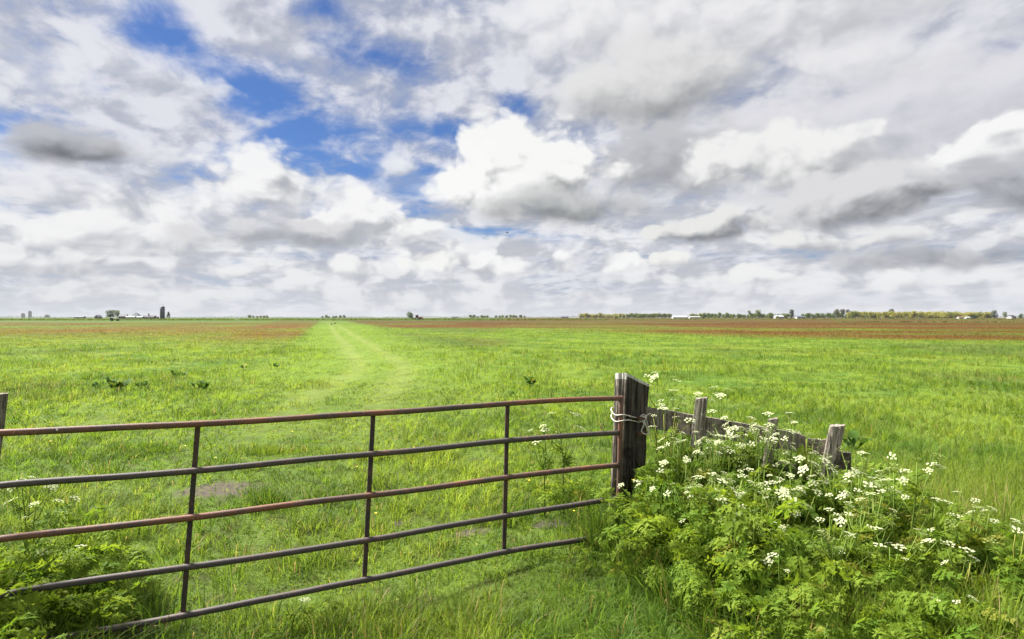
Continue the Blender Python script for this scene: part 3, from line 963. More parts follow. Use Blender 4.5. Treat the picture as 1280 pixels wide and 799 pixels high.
def make_rope():
    base = Vector((0.92, 5.40, 0))
    t = thing('cord', 'white cord looped twice round gate end and post with a dangling knot', 'rope', base)
    def strand(pts, r=0.0040): MB().tube(wobble([Vector(p) - base for p in pts], 0.02), r, 7).build('strand', M['rope'], t, True)
    def P(px, py, y): return at(px, py, y)
    # two turns: from the far left of the post, over the gate end, along the dark face to the knot
    for dy, sg in ((0, 0.0), (8, 0.012)):
        strand([P(773, 508 + dy, 5.55), P(764.5, 510 + dy, 5.47), P(765, 515 + dy, 5.405), P(770, 519 + dy * 1.0, 5.32), P(777, 518.5 + dy * .95, 5.262), P(782.5, 518.8 + dy * .8, 5.275 + sg * .3), P(790, 521 + dy * .6, 5.375), P(800, 523 + dy * .6, 5.452), P(803, 524 + dy * .3, 5.450)])
    # the knot and its loops
    strand([P(800, 521, 5.44), P(804, 518, 5.42), P(808, 521, 5.42), P(806, 526, 5.42), P(801, 527, 5.43), P(799, 523, 5.43), P(803, 520, 5.415), P(808, 524, 5.41)], .0052)
    strand([P(803, 524, 5.42), P(805, 531, 5.41), P(802, 537, 5.41), P(803, 541, 5.41), P(808, 543, 5.41), P(811, 540, 5.41), P(808, 533, 5.41), P(805, 526, 5.41)], .0046)
    strand([P(807, 523, 5.42), P(810, 531, 5.41), P(812, 541, 5.42), P(813, 549, 5.43), P(815, 552, 5.43)], .0030)
    strand([P(806, 522, 5.42), P(810, 518, 5.43), P(814, 517, 5.44)], .0045)
make_rope()

# ------------------------------------------------------------------ cow parsley, dock and other plants
def leaflet(m, o, d, n, L):
    """one deeply toothed leaflet from o along d, face normal n"""
    w = d.cross(n).normalized()
    p = lambda a, b: o + d * (L * b) + w * (L * a) + n * (L * 0.10 * abs(a))
    k = len(m.v)
    m.v += [o, p(.34, .30), p(.13, .48), p(.20, .66), p(0, 1.05), p(-.20, .66), p(-.13, .48), p(-.34, .30)]
    m.f += [(k, k + 1, k + 2), (k, k + 2, k + 6), (k, k + 6, k + 7), (k + 2, k + 3, k + 4), (k + 2, k + 4, k + 6), (k + 6, k + 4, k + 5)]

def frond_mesh(seed, reach, rise, droop, blade0=0.40, size=1.0, pairs=6):
    """a twice-divided fern-like leaf: stalk from the origin arching up and out along +y"""
    r = random.Random(seed); m = MB()
    def c(t): return Vector((0.03 * math.sin(t * 3 + seed), reach * (t ** 1.35), rise * math.sin(min(t, 1) * math.pi * 0.5 * (1 + droop)) ))
    pts = [c(k / 9) for k in range(10)]
    m.tube(pts, [0.0035 - 0.0022 * k / 9 for k in range(10)], 4, False)
    span = (c(1) - c(blade0)).length
    for i in range(pairs + 1):
        u = i / pairs
        t = blade0 + (1 - blade0) * (u ** 0.85) * 0.97
        o = c(t); d = (c(t + .02) - c(t - .02)).normalized()
        sx = Vector((1, 0, 0)); nrm = sx.cross(d).normalized()
        L = span * 0.62 * (1 - u) ** 0.75 * r.uniform(.85, 1.1) + 0.022 * size
        if i == pairs:
            leaflet(m, o, d, nrm, 0.05 * size); continue
        for sd in (-1, 1):
            if r.random() < .06: continue
            pd = (sx * sd * 0.86 + d * r.uniform(.25, .85) + nrm * r.uniform(-.45, .30)).normalized()
            roll = r.uniform(-.5, .5); nrm = (sx.cross(d).normalized() + sx * roll).normalized()
            sub = max(2, int(L / (0.030 * size)))
            for j in range(sub + 1):
                v = j / sub
                q = o + pd * (L * v) + Vector((0, 0, -L * 0.22 * v * v))
                ll = (0.060 * (1 - v) ** 0.8 + 0.026) * size * r.uniform(.6, 1.3)
                q = q + nrm * r.uniform(-.006, .006)
                if j == sub: leaflet(m, q, pd, nrm, ll); continue
                if j == 0: continue
                for s2 in (-1, 1):
                    side = nrm.cross(pd).normalized() * s2
                    if r.random() < .12: continue
                    leaflet(m, q, (side * r.uniform(.5, .95) + pd * r.uniform(.4, .9) + nrm * r.uniform(-.5, .35)).normalized(), (nrm + side * r.uniform(-.5, .5)).normalized(), ll * r.uniform(.75, 1.2))
    return m.mesh('leaf', M['parsley'])

FROND = [frond_mesh(1, .26, .36, .25, .50, .44, 6), frond_mesh(2, .30, .26, .35, .48, .46, 6), frond_mesh(3, .18, .42, .15, .55, .42, 6), frond_mesh(4, .28, .30, .50, .50, .46, 6), frond_mesh(5, .22, .20, .55, .45, .42, 5), frond_mesh(6, .26, .34, .60, .52, .42, 6)]
SMALL = [frond_mesh(11, .14, .05, .5, .22, .40, 5), frond_mesh(12, .11, .02, .9, .22, .36, 5)]

def umbel_mesh(seed, n_rays, open_):
    """flat-topped flower head on its own short rays, foot at the origin"""
    r = random.Random(seed); ray = MB(); fl = MB()
    for k in range(n_rays):
        a = k * 2.39996 + r.uniform(-.2, .2); q = math.sqrt((k + .5) / n_rays)
        end = Vector((math.cos(a) * .036 * q * r.uniform(.9, 1.15), math.sin(a) * .036 * q, .044 - .010 * q * q + r.uniform(-.003, .003)))
        ray.tube([Vector((0, 0, 0)), end * .6 + Vector((0, 0, .003)), end], .0009, 3, False)
        for j in range(9 if open_ else 6):
            b = j * 2.39996 + k; w = .0080 * math.sqrt((j + .4) / 9)
            f = end + Vector((math.cos(b) * w, math.sin(b) * w, .004 - .002 * (w / .0080) + r.uniform(-.001, .001)))
            rad = (.0030 if open_ else .0019) * r.uniform(.8, 1.25)
            n = len(fl.v)
            fl.v.append(f + Vector((0, 0, -.0008)))
            for s_ in range(5):
                g = 2 * math.pi * s_ / 5 + j
                fl.v.append(f + Vector((math.cos(g) * rad, math.sin(g) * rad, .0008 * math.sin(g * 3))))
            fl.f += [(n, n + 1 + s_, n + 1 + (s_ + 1) % 5) for s_ in range(5)]
    n0 = len(ray.v); nf = len(ray.f)
    v = ray.v + fl.v; f = ray.f + [tuple(i + n0 for i in q) for q in fl.f]
    me = mesh_from('flower_head', v, f, M['stalk'])
    me.materials.append(M['bloom'] if open_ else M['bud'])
    me.polygons.foreach_set('material_index', [0] * nf + [1] * len(fl.f))
    return me
UMBEL = [umbel_mesh(1, 9, True), umbel_mesh(2, 7, True), umbel_mesh(3, 11, True)]
BUDS = [umbel_mesh(4, 9, False), umbel_mesh(5, 7, False)]

def parsley_leafy(x, y, sc, label, group, n=None, r=None):
    r = r or rnd
    t = thing('cow_parsley', label, 'plant', (x, y, float(ground_h(x, y))), r.uniform(0, 6.28), group)
    n = n or r.randint(13, 18)
    for k in range(n):
        a = k * 2.39996 + r.uniform(-.4, .4)
        s = sc * r.uniform(.7, 1.15)
        put('leaf', r.choice(FROND), t, (r.uniform(-.08, .08), r.uniform(-.08, .08), 0), (r.uniform(-.3, .25), r.uniform(-.35, .35), a), (s, s, s * r.uniform(.8, 1.25)))
    return t

def parsley_flower(x, y, h, label, group, heads=4, lean=(0, 0), leaves=6, sc=1.0, bud=0.35, spread=.16, r=None):
    r = r or rnd
    t = thing('cow_parsley', label, 'plant', (x, y, float(ground_h(x, y))), 0, group)
    L = Vector((lean[0], lean[1], 0))
    axis = lambda f: Vector((0, 0, h * f)) + L * f * f + Vector((.012 * math.sin(f * 7 + x * 9), .012 * math.cos(f * 6 + x * 5), 0)) * f
    m = MB(); m.tube([axis(k / 8 * .985) for k in range(9)], [.0078 - .0046 * k / 8 for k in range(9)], 6)
    tips = [(axis(.985), Vector((0, 0, 1)))]
    for k in range(heads - 1):
        f0 = r.uniform(.48, .86); a = k * 2.2 + r.uniform(0, 1.6)
        o = axis(f0); top = h * r.uniform(.86, 1.03) - o.z
        d = Vector((math.cos(a), math.sin(a), 0)) * r.uniform(.5, 1.2) * spread
        e = o + d + Vector((0, 0, max(top, .06))) + L * .35
        m.tube([o, o + d * .55 + Vector((0, 0, max(top, .06) * .35)), e], [.0040, .0032, .0022], 5)
        tips.append((e, (d * 1.2 + Vector((0, 0, .5))).normalized()))
        put('leaf', r.choice(SMALL), t, o, (r.uniform(-.2, .5), 0, a - math.pi / 2), (.9, .9, .9))
    m.build('stem', M['stalk'], t, True)
    for e, d in tips:
        s = r.uniform(.55, 1.15) * sc
        q = (d + Vector((r.gauss(0, .25), r.gauss(-.12, .25), 0))).normalized().to_track_quat('Z', 'Y').to_euler()
        put('flower_head', r.choice(BUDS) if r.random() < bud else r.choice(UMBEL), t, e, q, (s, s, s))
    for k in range(leaves):
        a = k * 2.39996 + r.uniform(-.4, .4); s = r.uniform(.65, 1.05)
        put('leaf', r.choice(FROND), t, (0, 0, 0), (r.uniform(-.25, .1), 0, a), (s, s, s))
    return t

def on_bank(px, y): return (px - 640) / FPX * y
def tip_h(py, y): return EYE - (py - HORIZON) * y / FPX

# the mass of leaves on the bank right of the post
LABELS = (('flowerless cow parsley in the dark leaves just right of the gate post', 'flowerless cow parsley below the middle of the fence boards', 'flowerless cow parsley right of the last fence post beside the long grass'),
          ('flowerless cow parsley in the left middle of the leafy bank', 'flowerless cow parsley in the centre of the leafy bank', 'flowerless cow parsley under the tall white flowers right of the bank'),
          ('flowerless cow parsley at the near left corner of the bank', 'flowerless cow parsley along the bottom edge of the bank', 'flowerless cow parsley filling the bottom right corner of the picture'))
spots = []
tries = 0
while len(spots) < 82 and tries < 6000:
    tries += 1
    y = rnd.uniform(3.0, 5.35); x = rnd.uniform(.7, 3.3)
    px = 640 + FPX * x / y; foot = HORIZON + FPX * EYE / y
    edge = (.92 if y < 4.7 else 1.06) + max(0, 5.1 - y) * .24                  # bank edge swings out to the right towards the viewer
    if x < edge or x > 2.75 + max(0, 4.4 - y) * .45: continue
    if min([math.hypot(x - a, y - b) for a, b in spots] + [9]) < .17: continue
    spots.append((x, y))
for (x, y) in spots:
    px = 640 + FPX * x / y
    col_ = 0 if px < 900 else 1 if px < 1060 else 2
    row_ = 0 if y > 4.4 else 1 if y > 3.7 else 2
    lab = LABELS[row_][col_]
    parsley_leafy(x, y, rnd.uniform(.85, 1.3) * (1.18 if y > 4.5 else 1.15 if y > 4.0 else .92), lab, 'leafy cow parsley: ' + lab)
for (px, y, sc) in ((848, 5.1, 1.3), (872, 5.0, 1.4), (890, 5.05, 1.45), (905, 5.0, 1.5), (925, 4.95, 1.45), (945, 4.9, 1.5), (965, 4.85, 1.45), (985, 4.8, 1.4), (1002, 4.75, 1.35), (1022, 4.6, 1.3)):
    parsley_leafy(on_bank(px, y), y, sc, 'tall leafy cow parsley close in front of the fence boards', 'tall leafy cow parsley before the fence', 14)
# in front of the post foot and low on the near edge
for (px, y, sc) in ((748, 4.75, .40), (722, 4.75, .38), (800, 4.75, .62), (820, 4.5, .7), (775, 4.5, .42), (850, 4.25, .7), (900, 3.95, .75), (955, 3.7, .7), (1010, 3.5, .75), (838, 4.9, .9), (1090, 3.35, .7)):
    parsley_leafy(on_bank(px, y), y, sc, 'low cow parsley leaves at the near foot of the bank right of the post', 'low cow parsley at the foot of the bank', 9)

# in flower: column and row of the top, distance, heads, label
FL = [
    (824, 468, 5.75, 4, 'tallest cow parsley, its pale flower heads rising just right of the post top'),
    (842, 486, 5.70, 3, 'pale flowering cow parsley close behind the left end of the fence'),
    (856, 500, 5.65, 4, 'flowering cow parsley behind the fence, left of its first short post'),
    (897, 490, 5.60, 3, 'flowering cow parsley behind the fence, just right of its first short post'),
    (925, 530, 4.95, 4, 'flowering cow parsley before the fence between its first two short posts'),
    (938, 516, 4.85, 6, 'cow parsley with the densest white flowers, covering the middle fence post'),
    (955, 532, 4.80, 5, 'white flowering cow parsley right before the middle fence post'),
    (985, 514, 5.20, 3, 'white cow parsley standing clear above the fence, right of its middle post'),
    (832, 508, 5.15, 4, 'pale flowering cow parsley before the left end of the fence'),
    (850, 545, 4.90, 4, 'flowering cow parsley low before the fence, right of the dangling cord'),
    (808, 588, 4.85, 3, 'small white cow parsley low beside the dark face of the post'),
    (890, 585, 4.60, 3, 'white cow parsley in the middle of the leafy bank below the first fence post'),
    (1000, 565, 4.55, 4, 'pale flowering cow parsley before the broken end of the fence board'),
    (1040, 575, 4.45, 3, 'pale cow parsley in front of the last fence post'),
    (1062, 585, 4.30, 3, 'white cow parsley just right of the last fence post'),
    (1082, 598, 4.15, 5, 'white flat-headed cow parsley right of the fence, left of the tall pair'),
    (1100, 602, 4.00, 3, 'white cow parsley with a thick stem before the flat-headed one'),
    (1118, 575, 4.35, 2, 'thin cow parsley with one small white head behind the flat-headed ones'),
    (1147, 562, 4.10, 4, 'tall white cow parsley standing alone against the long grass at right'),
    (1170, 612, 4.05, 2, 'white cow parsley with one broad head right of the tall lone one'),
    (1144, 652, 3.75, 3, 'white cow parsley with a flat head below the tall lone one'),
    (1196, 636, 3.85, 2, 'cow parsley leaning right with a small white head by the dark grass'),
    (1185, 672, 3.65, 4, 'pale cow parsley low at right with several half-open heads'),
    (1212, 688, 3.55, 2, 'small white cow parsley low at the right near the dark gap'),
    (1272, 655, 3.60, 3, 'cow parsley with a stout stem at the right edge of the picture'),
    (1122, 672, 3.60, 3, 'pale half-open cow parsley low in the right foreground leaves'),
    (1060, 655, 3.80, 3, 'pale cow parsley in the leaves below the last fence post'),
    (920, 640, 4.10, 3, 'pale half-open cow parsley low in the middle of the bank'),
    (960, 690, 3.75, 2, 'small pale cow parsley in the near leaves of the bank'),
    (1195, 738, 3.20, 2, 'small pale cow parsley in the bottom right leaves'),
    (868, 610, 4.45, 3, 'white cow parsley in the dark leaves right of the post foot'),
    (985, 600, 4.30, 4, 'pale flowering cow parsley low in front of the fence middle'),
    (700, 520, 5.90, 4, 'pale cow parsley behind the gate, left of the post'),
    (680, 535, 6.00, 3, 'thin pale cow parsley behind the gate, farther left of the post'),
    (30, 552, 4.35, 4, 'pale cow parsley by the leaning post at the left edge'),
    (82, 632, 4.05, 3, 'pale cow parsley in the leaves left behind the gate'),
    (48, 582, 4.20, 3, 'dim cow parsley between the two upper rails at far left'),
    (375, 700, 4.15, 2, 'small pale cow parsley in the grass under the gate'),
]
for i, (px, py, y, heads, lab) in enumerate(FL):
    x = on_bank(px, y); h = tip_h(py, y) - .045
    rr = random.Random(500 + i)
    ln = (rr.uniform(-.06, .08), rr.uniform(-.06, .04))
    if 'leaning right' in lab: ln = (.30, -.05)
    small = py > 630
    parsley_flower(x - ln[0], y - ln[1], max(h, .14), lab, 'cow parsley in flower', heads + (6 if y > 5.4 else 3 if not small else 1), ln, 3 if small else 6, 1.15 if y > 5.4 else 1.0 if py < 620 else .9, .35, .13 if small else .17, rr)
# more half-open heads, nothing to tell them apart
for k in range(44):
    rr = random.Random(900 + k)
    y = rr.uniform(3.9, 5.1); px = rr.uniform(815, 1090)
    x = on_bank(px, y)
    if x < .95 + max(0, 5.0 - y) * .3: continue
    parsley_flower(x, y, rr.uniform(.56, .80) * (1 if y > 4.4 else .85), 'pale half-open cow parsley among the dense flowers before the fence', 'half-open cow parsley before the fence', rr.randint(4, 7), (rr.uniform(-.06, .06), 0), 2, .8, .6, .17, rr)
for k in range(34):
    rr = random.Random(1300 + k)
    y = rr.uniform(4.75, 5.25) if k < 24 else rr.uniform(4.2, 4.7); px = rr.uniform(826, 1040) if k < 24 else rr.uniform(840, 1120)
    parsley_flower(on_bank(px, y), y, rr.uniform(.74, .98) if k < 24 else rr.uniform(.62, .82), 'creamy flowering cow parsley crowding against the fence boards', 'creamy cow parsley against the fence', rr.randint(5, 8), (rr.uniform(-.06, .06), 0), 2, .85, .45, .17, rr)
for k in range(16):
    rr = random.Random(1700 + k)
    y = rr.uniform(3.35, 4.2); px = rr.uniform(860, 1270)
    x = on_bank(px, y)
    if x < .95 + (5.0 - y) * .3: continue
    parsley_flower(x, y, rr.uniform(.42, .66), 'small pale cow parsley flowers scattered low over the near leafy bank', 'small flowers low on the bank', rr.randint(3, 5), (rr.uniform(-.12, .12), rr.uniform(-.05, .05)), 2, .8, .5, .13, rr)
# left bank, behind and through the gate
GL = 'leafy cow parsley on the left bank'
spots = []
for _try in range(4000):
    if len(spots) >= 24: break
    y = rnd.uniform(3.05, 4.75); x = rnd.uniform(-3.3, -1.75)
    px = 640 + FPX * x / y
    if px > 150 or px < -160: continue
    if y < 3.70 + .441 * (x + 2.78) + .10 and px > -30: continue          # the gate stands free of the leaves here
    if min([math.hypot(x - a, y - b) for a, b in spots] + [9]) < .16: continue
    spots.append((x, y))
for (x, y) in spots:
    parsley_leafy(x, y, rnd.uniform(.95, 1.35), 'cow parsley in leaf without flowers, part of the leafy clump at the left edge', GL)
for (px, y, sc) in ((742, 6.1, .8), (715, 6.3, .7), (758, 5.85, .9), (690, 6.4, .55), (735, 5.7, .6), (655, 6.6, .45)):
    parsley_leafy(on_bank(px, y), y, sc, 'cow parsley leaves behind the gate, left of the post', 'cow parsley behind the gate')

def dock_leaf(seed, L, W):
    r = random.Random(seed); m = MB(); n = 7
    rows = []
    for i in range(n + 1):
        t = i / n
        w = W * math.sin(math.pi * min(1, t ** .7 * .97 + .02)) * (1 + .12 * math.sin(t * 20 + seed))
        y = L * (.15 + .85 * t) * .8; z = L * .42 * math.sin(t * math.pi * .72) + .04
        rows.append((Vector((-w, y, z + .16 * w + .012 * math.sin(t * 17))), Vector((0, y, z)), Vector((w, y, z + .16 * w + .012 * math.sin(t * 19 + 2)))))
    m.tube([Vector((0, 0, 0)), Vector((0, L * .06, .03)), rows[0][1]], .004, 4, False)
    k = len(m.v)
    for a, b, c in rows: m.v += [a, b, c]
    for i in range(n):
        a = k + i * 3
        m.f += [(a, a + 1, a + 4, a + 3), (a + 1, a + 2, a + 5, a + 4)]
    return m.mesh('leaf', M['dock'], True)
DOCK = [dock_leaf(1, .34, .062), dock_leaf(2, .42, .070), dock_leaf(3, .28, .055)]
for i, (px, foot, sc, n, lab) in enumerate((
        (146, 489, 1.0, 16, 'dark broad-leaved dock clump in the left field, largest of the docks'),
        (120, 487, .6, 8, 'small dock plant touching the left side of the largest dock clump'),
        (176, 486, .7, 9, 'smaller dock plant just right of the largest dock clump'),
        (224, 473, .8, 10, 'light green dock plant farther back in the left field'),
        (252, 490, .85, 12, 'dock plant in the left field nearest the wheel track'),
        (306, 462, .7, 8, 'small dock plant far back beside the wheel track'),
        (345, 460, .6, 7, 'smallest dock plant far back, closest to the wheel track'),
        (662, 484, 1.0, 15, 'solitary dock plant in the grass above the gate, left of the post'),
        (640, 497, .5, 7, 'low dark weed just left below the solitary dock above the gate'),
        (1062, 566, .8, 10, 'broad-leaved dock in the long grass behind the last fence post'))):
    x, y = ground_at(px, foot)
    t = thing('dock_plant', lab, 'plant', (x, y, float(ground_h(x, y))), rnd.uniform(0, 6), 'dock plants in the meadow')
    for k in range(n):
        s = sc * rnd.uniform(.7, 1.15) * 1.0
        put('leaf', rnd.choice(DOCK), t, (rnd.uniform(-.12, .12) * sc, rnd.uniform(-.12, .12) * sc, .02), (rnd.uniform(-.2, .35), rnd.uniform(-.2, .2), k * 2.39996), (s, s, s))

def buttercup(x, y, h, label, group=None):
    t = thing('buttercup', label, 'flower', (x, y, float(ground_h(x, y))), 0, group)
    MB().tube([(0, 0, 0), (.01, 0, h * .5), (.004, 0, h)], .0016, 4).build('stem', M['stalk'], t)
    m = MB()
    for k in range(5):
        a = 2 * math.pi * k / 5; c = Vector((.004, 0, h))
        d = Vector((math.cos(a), math.sin(a), .45)); w = Vector((-math.sin(a), math.cos(a), 0))
        m.quad(c, c + d * .009 + w * .006, c + d * .015, c + d * .009 - w * .006)
    m.build('petals', M['butter'], t)
x, y = on_bank(791, 5.05), 5.05
buttercup(x, y, tip_h(600, y), 'yellow buttercup in front of the dark face of the post')
for k in range(26):
    yy = rnd.uniform(5.5, 15); xx = rnd.uniform(-.7 * yy, .45 * yy)
    buttercup(xx, yy, rnd.uniform(.10, .22), 'tiny yellow flower dotted in the short meadow grass', 'yellow flowers scattered in the meadow')

# ------------------------------------------------------------------ far away: trees, farm, tractor
def crown_mesh(seed, h, w, base, lobes, n, leaf, name='crown', mat='tree_green', cone=False):
    """leaf clumps spread through an uneven crown"""
    r = random.Random(seed); m = MB()
    blobs = []
    for k in range(lobes):
        a = r.uniform(0, 6.28); f = r.uniform(0, 1)
        zz = base + (h - base) * (.18 + .68 * f)
        wide = (w / 2) * ((1 - f) * .9 + .08 if cone else math.sin(math.pi * (.18 + .68 * f)) ** .8 * .62)
        blobs.append((Vector((math.cos(a) * wide * r.uniform(.2, 1), math.sin(a) * wide * r.uniform(.2, 1), zz)), (h - base) * r.uniform(.16, .26) * (.7 if cone else 1), w * r.uniform(.16, .26) * (.6 if cone else 1)))
    for k in range(n):
        c, rz, rw = r.choice(blobs)
        d = Vector((r.gauss(0, 1), r.gauss(0, 1), r.gauss(0, 1))).normalized() * (r.random() ** .4)
        p = c + Vector((d.x * rw, d.y * rw, d.z * rz))
        u = Vector((r.gauss(0, 1), r.gauss(0, 1), r.gauss(0, .6))).normalized(); v = u.orthogonal().normalized()
        v = (v * math.cos(r.random() * 6.28) + u.cross(v) * math.sin(r.random() * 6.28))
        s = leaf * r.uniform(.6, 1.3)
        m.quad(p - u * s, p + v * s * .7, p + u * s, p - v * s * .7)
    return m.mesh(name, M[mat])

def trunk_mesh(seed, h, rad):
    r = random.Random(seed); m = MB()
    m.tube([(0, 0, -.1), (.1, 0, h * .35), (r.uniform(-.3, .3), r.uniform(-.3, .3), h * .85)], [rad, rad * .7, rad * .2], 7)
    for k in range(5):
        a = k * 1.3 + r.random(); z = h * r.uniform(.3, .6)
        e = Vector((math.cos(a), math.sin(a), 0)) * h * r.uniform(.12, .24)
        m.tube([(0, 0, z), e * .5 + Vector((0, 0, z + h * .1)), e + Vector((0, 0, z + h * .24))], [rad * .45, rad * .3, rad * .1], 5)
    return m.mesh('trunk', M['bark'])

M['tree_green'] = mat_leaf('broadleaf foliage', c3(0.060, 0.105, 0.022), c3(0.100, 0.150, 0.034), 0.25, .4, .7)
M['tree_pale'] = mat_leaf('pale spring foliage', c3(0.23, 0.25, 0.055), c3(0.34, 0.32, 0.075), 0.30, .3, .7)
M['tree_mid'] = mat_leaf('fresh spring foliage', c3(0.105, 0.150, 0.036), c3(0.165, 0.21, 0.050), 0.30, .3, .7)
M['tree_dark'] = mat_leaf('dark foliage', c3(0.035, 0.060, 0.020), c3(0.060, 0.090, 0.030), 0.15, .4, .7)
M['tree_grey'] = mat_leaf('budding brown foliage', c3(0.10, 0.095, 0.06), c3(0.15, 0.135, 0.085), 0.2, .4, .8)
M['bark'] = mat_plain('bark', c3(0.060, 0.050, 0.040), c3(0.11, 0.095, 0.08), 4, .9)
M['brick'] = mat_plain('dull brick', c3(0.15, 0.085, 0.060), c3(0.20, 0.12, 0.085), 2, .9)
M['white_wall'] = mat_plain('white sheet', c3(0.30, 0.31, 0.32), c3(0.37, 0.38, 0.39), 1, .6)
M['pale_wall'] = mat_plain('pale sheet', c3(0.27, 0.29, 0.26), c3(0.33, 0.35, 0.32), 1, .7)
M['slate'] = mat_plain('blue-grey roof', c3(0.055, 0.065, 0.085), c3(0.085, 0.10, 0.125), 1, .7)
M['dark_roof'] = mat_plain('dark roof', c3(0.035, 0.034, 0.040), c3(0.055, 0.052, 0.058), 1, .8)
M['silo'] = mat_plain('enamelled steel', c3(0.012, 0.018, 0.034), c3(0.020, 0.028, 0.046), .6, .35, .5)
M['glass'] = mat_plain('dark window', c3(0.02, 0.025, 0.03), None, 1, .15, .5)
M['steel'] = mat_plain('galvanised steel', c3(0.35, 0.36, 0.37), c3(0.45, 0.46, 0.46), 2, .5, .5, .6)
M['tower'] = mat_plain('concrete', c3(0.30, 0.30, 0.31), c3(0.36, 0.36, 0.37), .1, .8)
M['red'] = mat_plain('red paint', c3(0.42, 0.018, 0.012), c3(0.33, 0.016, 0.012), 2, .4, .5)
M['tyre'] = mat_plain('rubber', c3(0.016, 0.016, 0.017), c3(0.03, 0.028, 0.026), 3, .85)
M['white_paint'] = mat_plain('white paint', c3(0.72, 0.72, 0.70), None, 1, .5, .4)
M['timber'] = mat_plain('wagon boards', c3(0.10, 0.085, 0.065), c3(0.17, 0.145, 0.115), 2, .9)
M['feather'] = mat_plain('white feathers', c3(0.78, 0.78, 0.76), c3(0.70, 0.70, 0.67), 4, .8)
M['plume'] = mat_plain('dark feathers', c3(0.035, 0.032, 0.030), c3(0.06, 0.055, 0.05), 4, .8)

TREE = {}
def kind(key, h, w, base, lobes, n, leaf, mat, variants, cone=False, trunk=True):
    TREE[key] = [(crown_mesh(hash_(key, i), h, w, base, lobes, n, leaf, 'crown', mat, cone), trunk_mesh(i + 3, h, h * .022)) for i in range(variants)]
def hash_(k, i): return sum(ord(c) for c in k) * 31 + i
kind('round', 10, 12.5, .6, 18, 700, .55, 'tree_green', 3)
kind('loose', 10, 9.5, .8, 13, 460, .50, 'tree_mid', 3)
kind('pale', 9, 10.5, .0, 20, 620, .55, 'tree_pale', 4)
kind('mid', 8, 10.0, .0, 20, 560, .55, 'tree_mid', 4)
kind('spire', 10, 7.0, .2, 20, 620, .45, 'tree_dark', 2)
kind('cone', 10, 8.0, .2, 30, 620, .45, 'tree_grey', 1, True)
kind('pine', 12, 9.0, 5.0, 10, 380, .55, 'tree_grey', 2)
kind('bush', 3.2, 6.5, .1, 10, 260, .35, 'tree_dark', 2)

def tree(key, px, dist, hpx, label, group, wide=1.0, r=rnd):
    """hpx: height in photo pixels at that distance"""
    cr, tr = r.choice(TREE[key])
    nat = {'round': 10, 'loose': 10, 'pale': 9, 'mid': 8, 'spire': 10, 'cone': 10, 'pine': 12, 'bush': 3.2}[key]
    s = 1.12 * hpx * dist / FPX / nat
    t = thing('bush' if key == 'bush' else 'tree', label, 'bush' if key == 'bush' else 'tree', ((px - 640) / FPX * dist, dist, 0), r.uniform(0, 6.28), group)
    t.scale = (s * wide, s * wide, s)
    put('crown', cr, t)
    if key != 'bush': put('trunk', tr, t)
    return t

def house(name, px, dist, w, d, eave, ridge, label, cat, wall='brick', roof='slate', rz=0.0, hip=False, windows=3, door=True):
    t = thing(name, label, cat, ((px - 640) / FPX * dist, dist, 0), rz)
    m = MB(); m.box((-w / 2, -d / 2, -.1), (w / 2, d / 2, eave))
    if not hip:
        m.tri((-w / 2, -d / 2, eave), (-w / 2, 0, ridge - .1), (-w / 2, d / 2, eave)); m.tri((w / 2, -d / 2, eave), (w / 2, d / 2, eave), (w / 2, 0, ridge - .1))
    m.build('wall', M[wall], t)
    e = .35; m = MB(); th = .18
    if hip:
        k = w * .06
        b = [(-w / 2 - e, -d / 2 - e, eave - .1), (w / 2 + e, -d / 2 - e, eave - .1), (w / 2 + e, d / 2 + e, eave - .1), (-w / 2 - e, d / 2 + e, eave - .1)]
        a0, a1 = (-k, 0, ridge), (k, 0, ridge)
        m.quad(b[0], b[1], a1, a0); m.tri(b[1], b[2], a1); m.quad(b[2], b[3], a0, a1); m.tri(b[3], b[0], a0); m.quad(b[3], b[2], b[1], b[0])
    else:
        for sg in (-1, 1):
            y0 = sg * (d / 2 + e); z0 = eave - .25
            A = [(-w / 2 - e, y0, z0), (w / 2 + e, y0, z0), (w / 2 + e, 0, ridge), (-w / 2 - e, 0, ridge)]
            B_ = [(x, y, z + th) for x, y, z in A]
            m.quad(*B_); m.quad(*A[::-1])
            for i in range(4):
                j = (i + 1) % 4; m.quad(A[i], A[j], B_[j], B_[i])
    rf = m.build('roof', M[roof], t)
    for i in range(windows):
        x = -w / 2 + w * (i + .6) / (windows + .4)
        m = MB(); m.box((x - .6, -d / 2 - .05, eave * .35), (x + .6, -d / 2 + .05, eave * .75)); m.build('window', M['glass'], t)
    if door:
        m = MB(); m.box((w / 2 - 2.0, -d / 2 - .06, 0), (w / 2 - .8, -d / 2 + .06, min(2.3, eave * .9))); m.build('door', M['dark_roof'], t)
    return t

# --- the farm on the left with its dark tower silo (about 1.1 km away, sizes as farm buildings have them)
D = 1100.0
t = thing('tower_silo', 'tall dark blue tower silo at the farm on the left horizon', 'silo', ((203 - 640) / FPX * D, D, 0))
m = MB(); m.tube([(0, 0, -.2), (0, 0, 18.6)], 3.6, 24); m.build('shell', M['silo'], t, True)
m = MB(); m.tube([(0, 0, 18.6), (0, 0, 19.4), (0, 0, 20.2)], [3.75, 2.6, .6], 24); m.build('dome', M['silo'], t, True)
m = MB()
for z in range(1, 9): m.disc((0, 0, z * 2.2), (0, 0, 1), 3.58, 3.70, .16, 24)
m.build('hoop', M['steel'], t)
m = MB()
for a in (0, 1.2, 2.4): m.tube([(math.cos(a) * 1.6, math.sin(a) * 1.6, 19.6), (math.cos(a) * 1.6, math.sin(a) * 1.6, 22.3)], .10, 5)
m.tube([(1.6, 0, 22.3), (-.6, 1.4, 22.0)], .08, 5); m.build('top_rail', M['steel'], t)
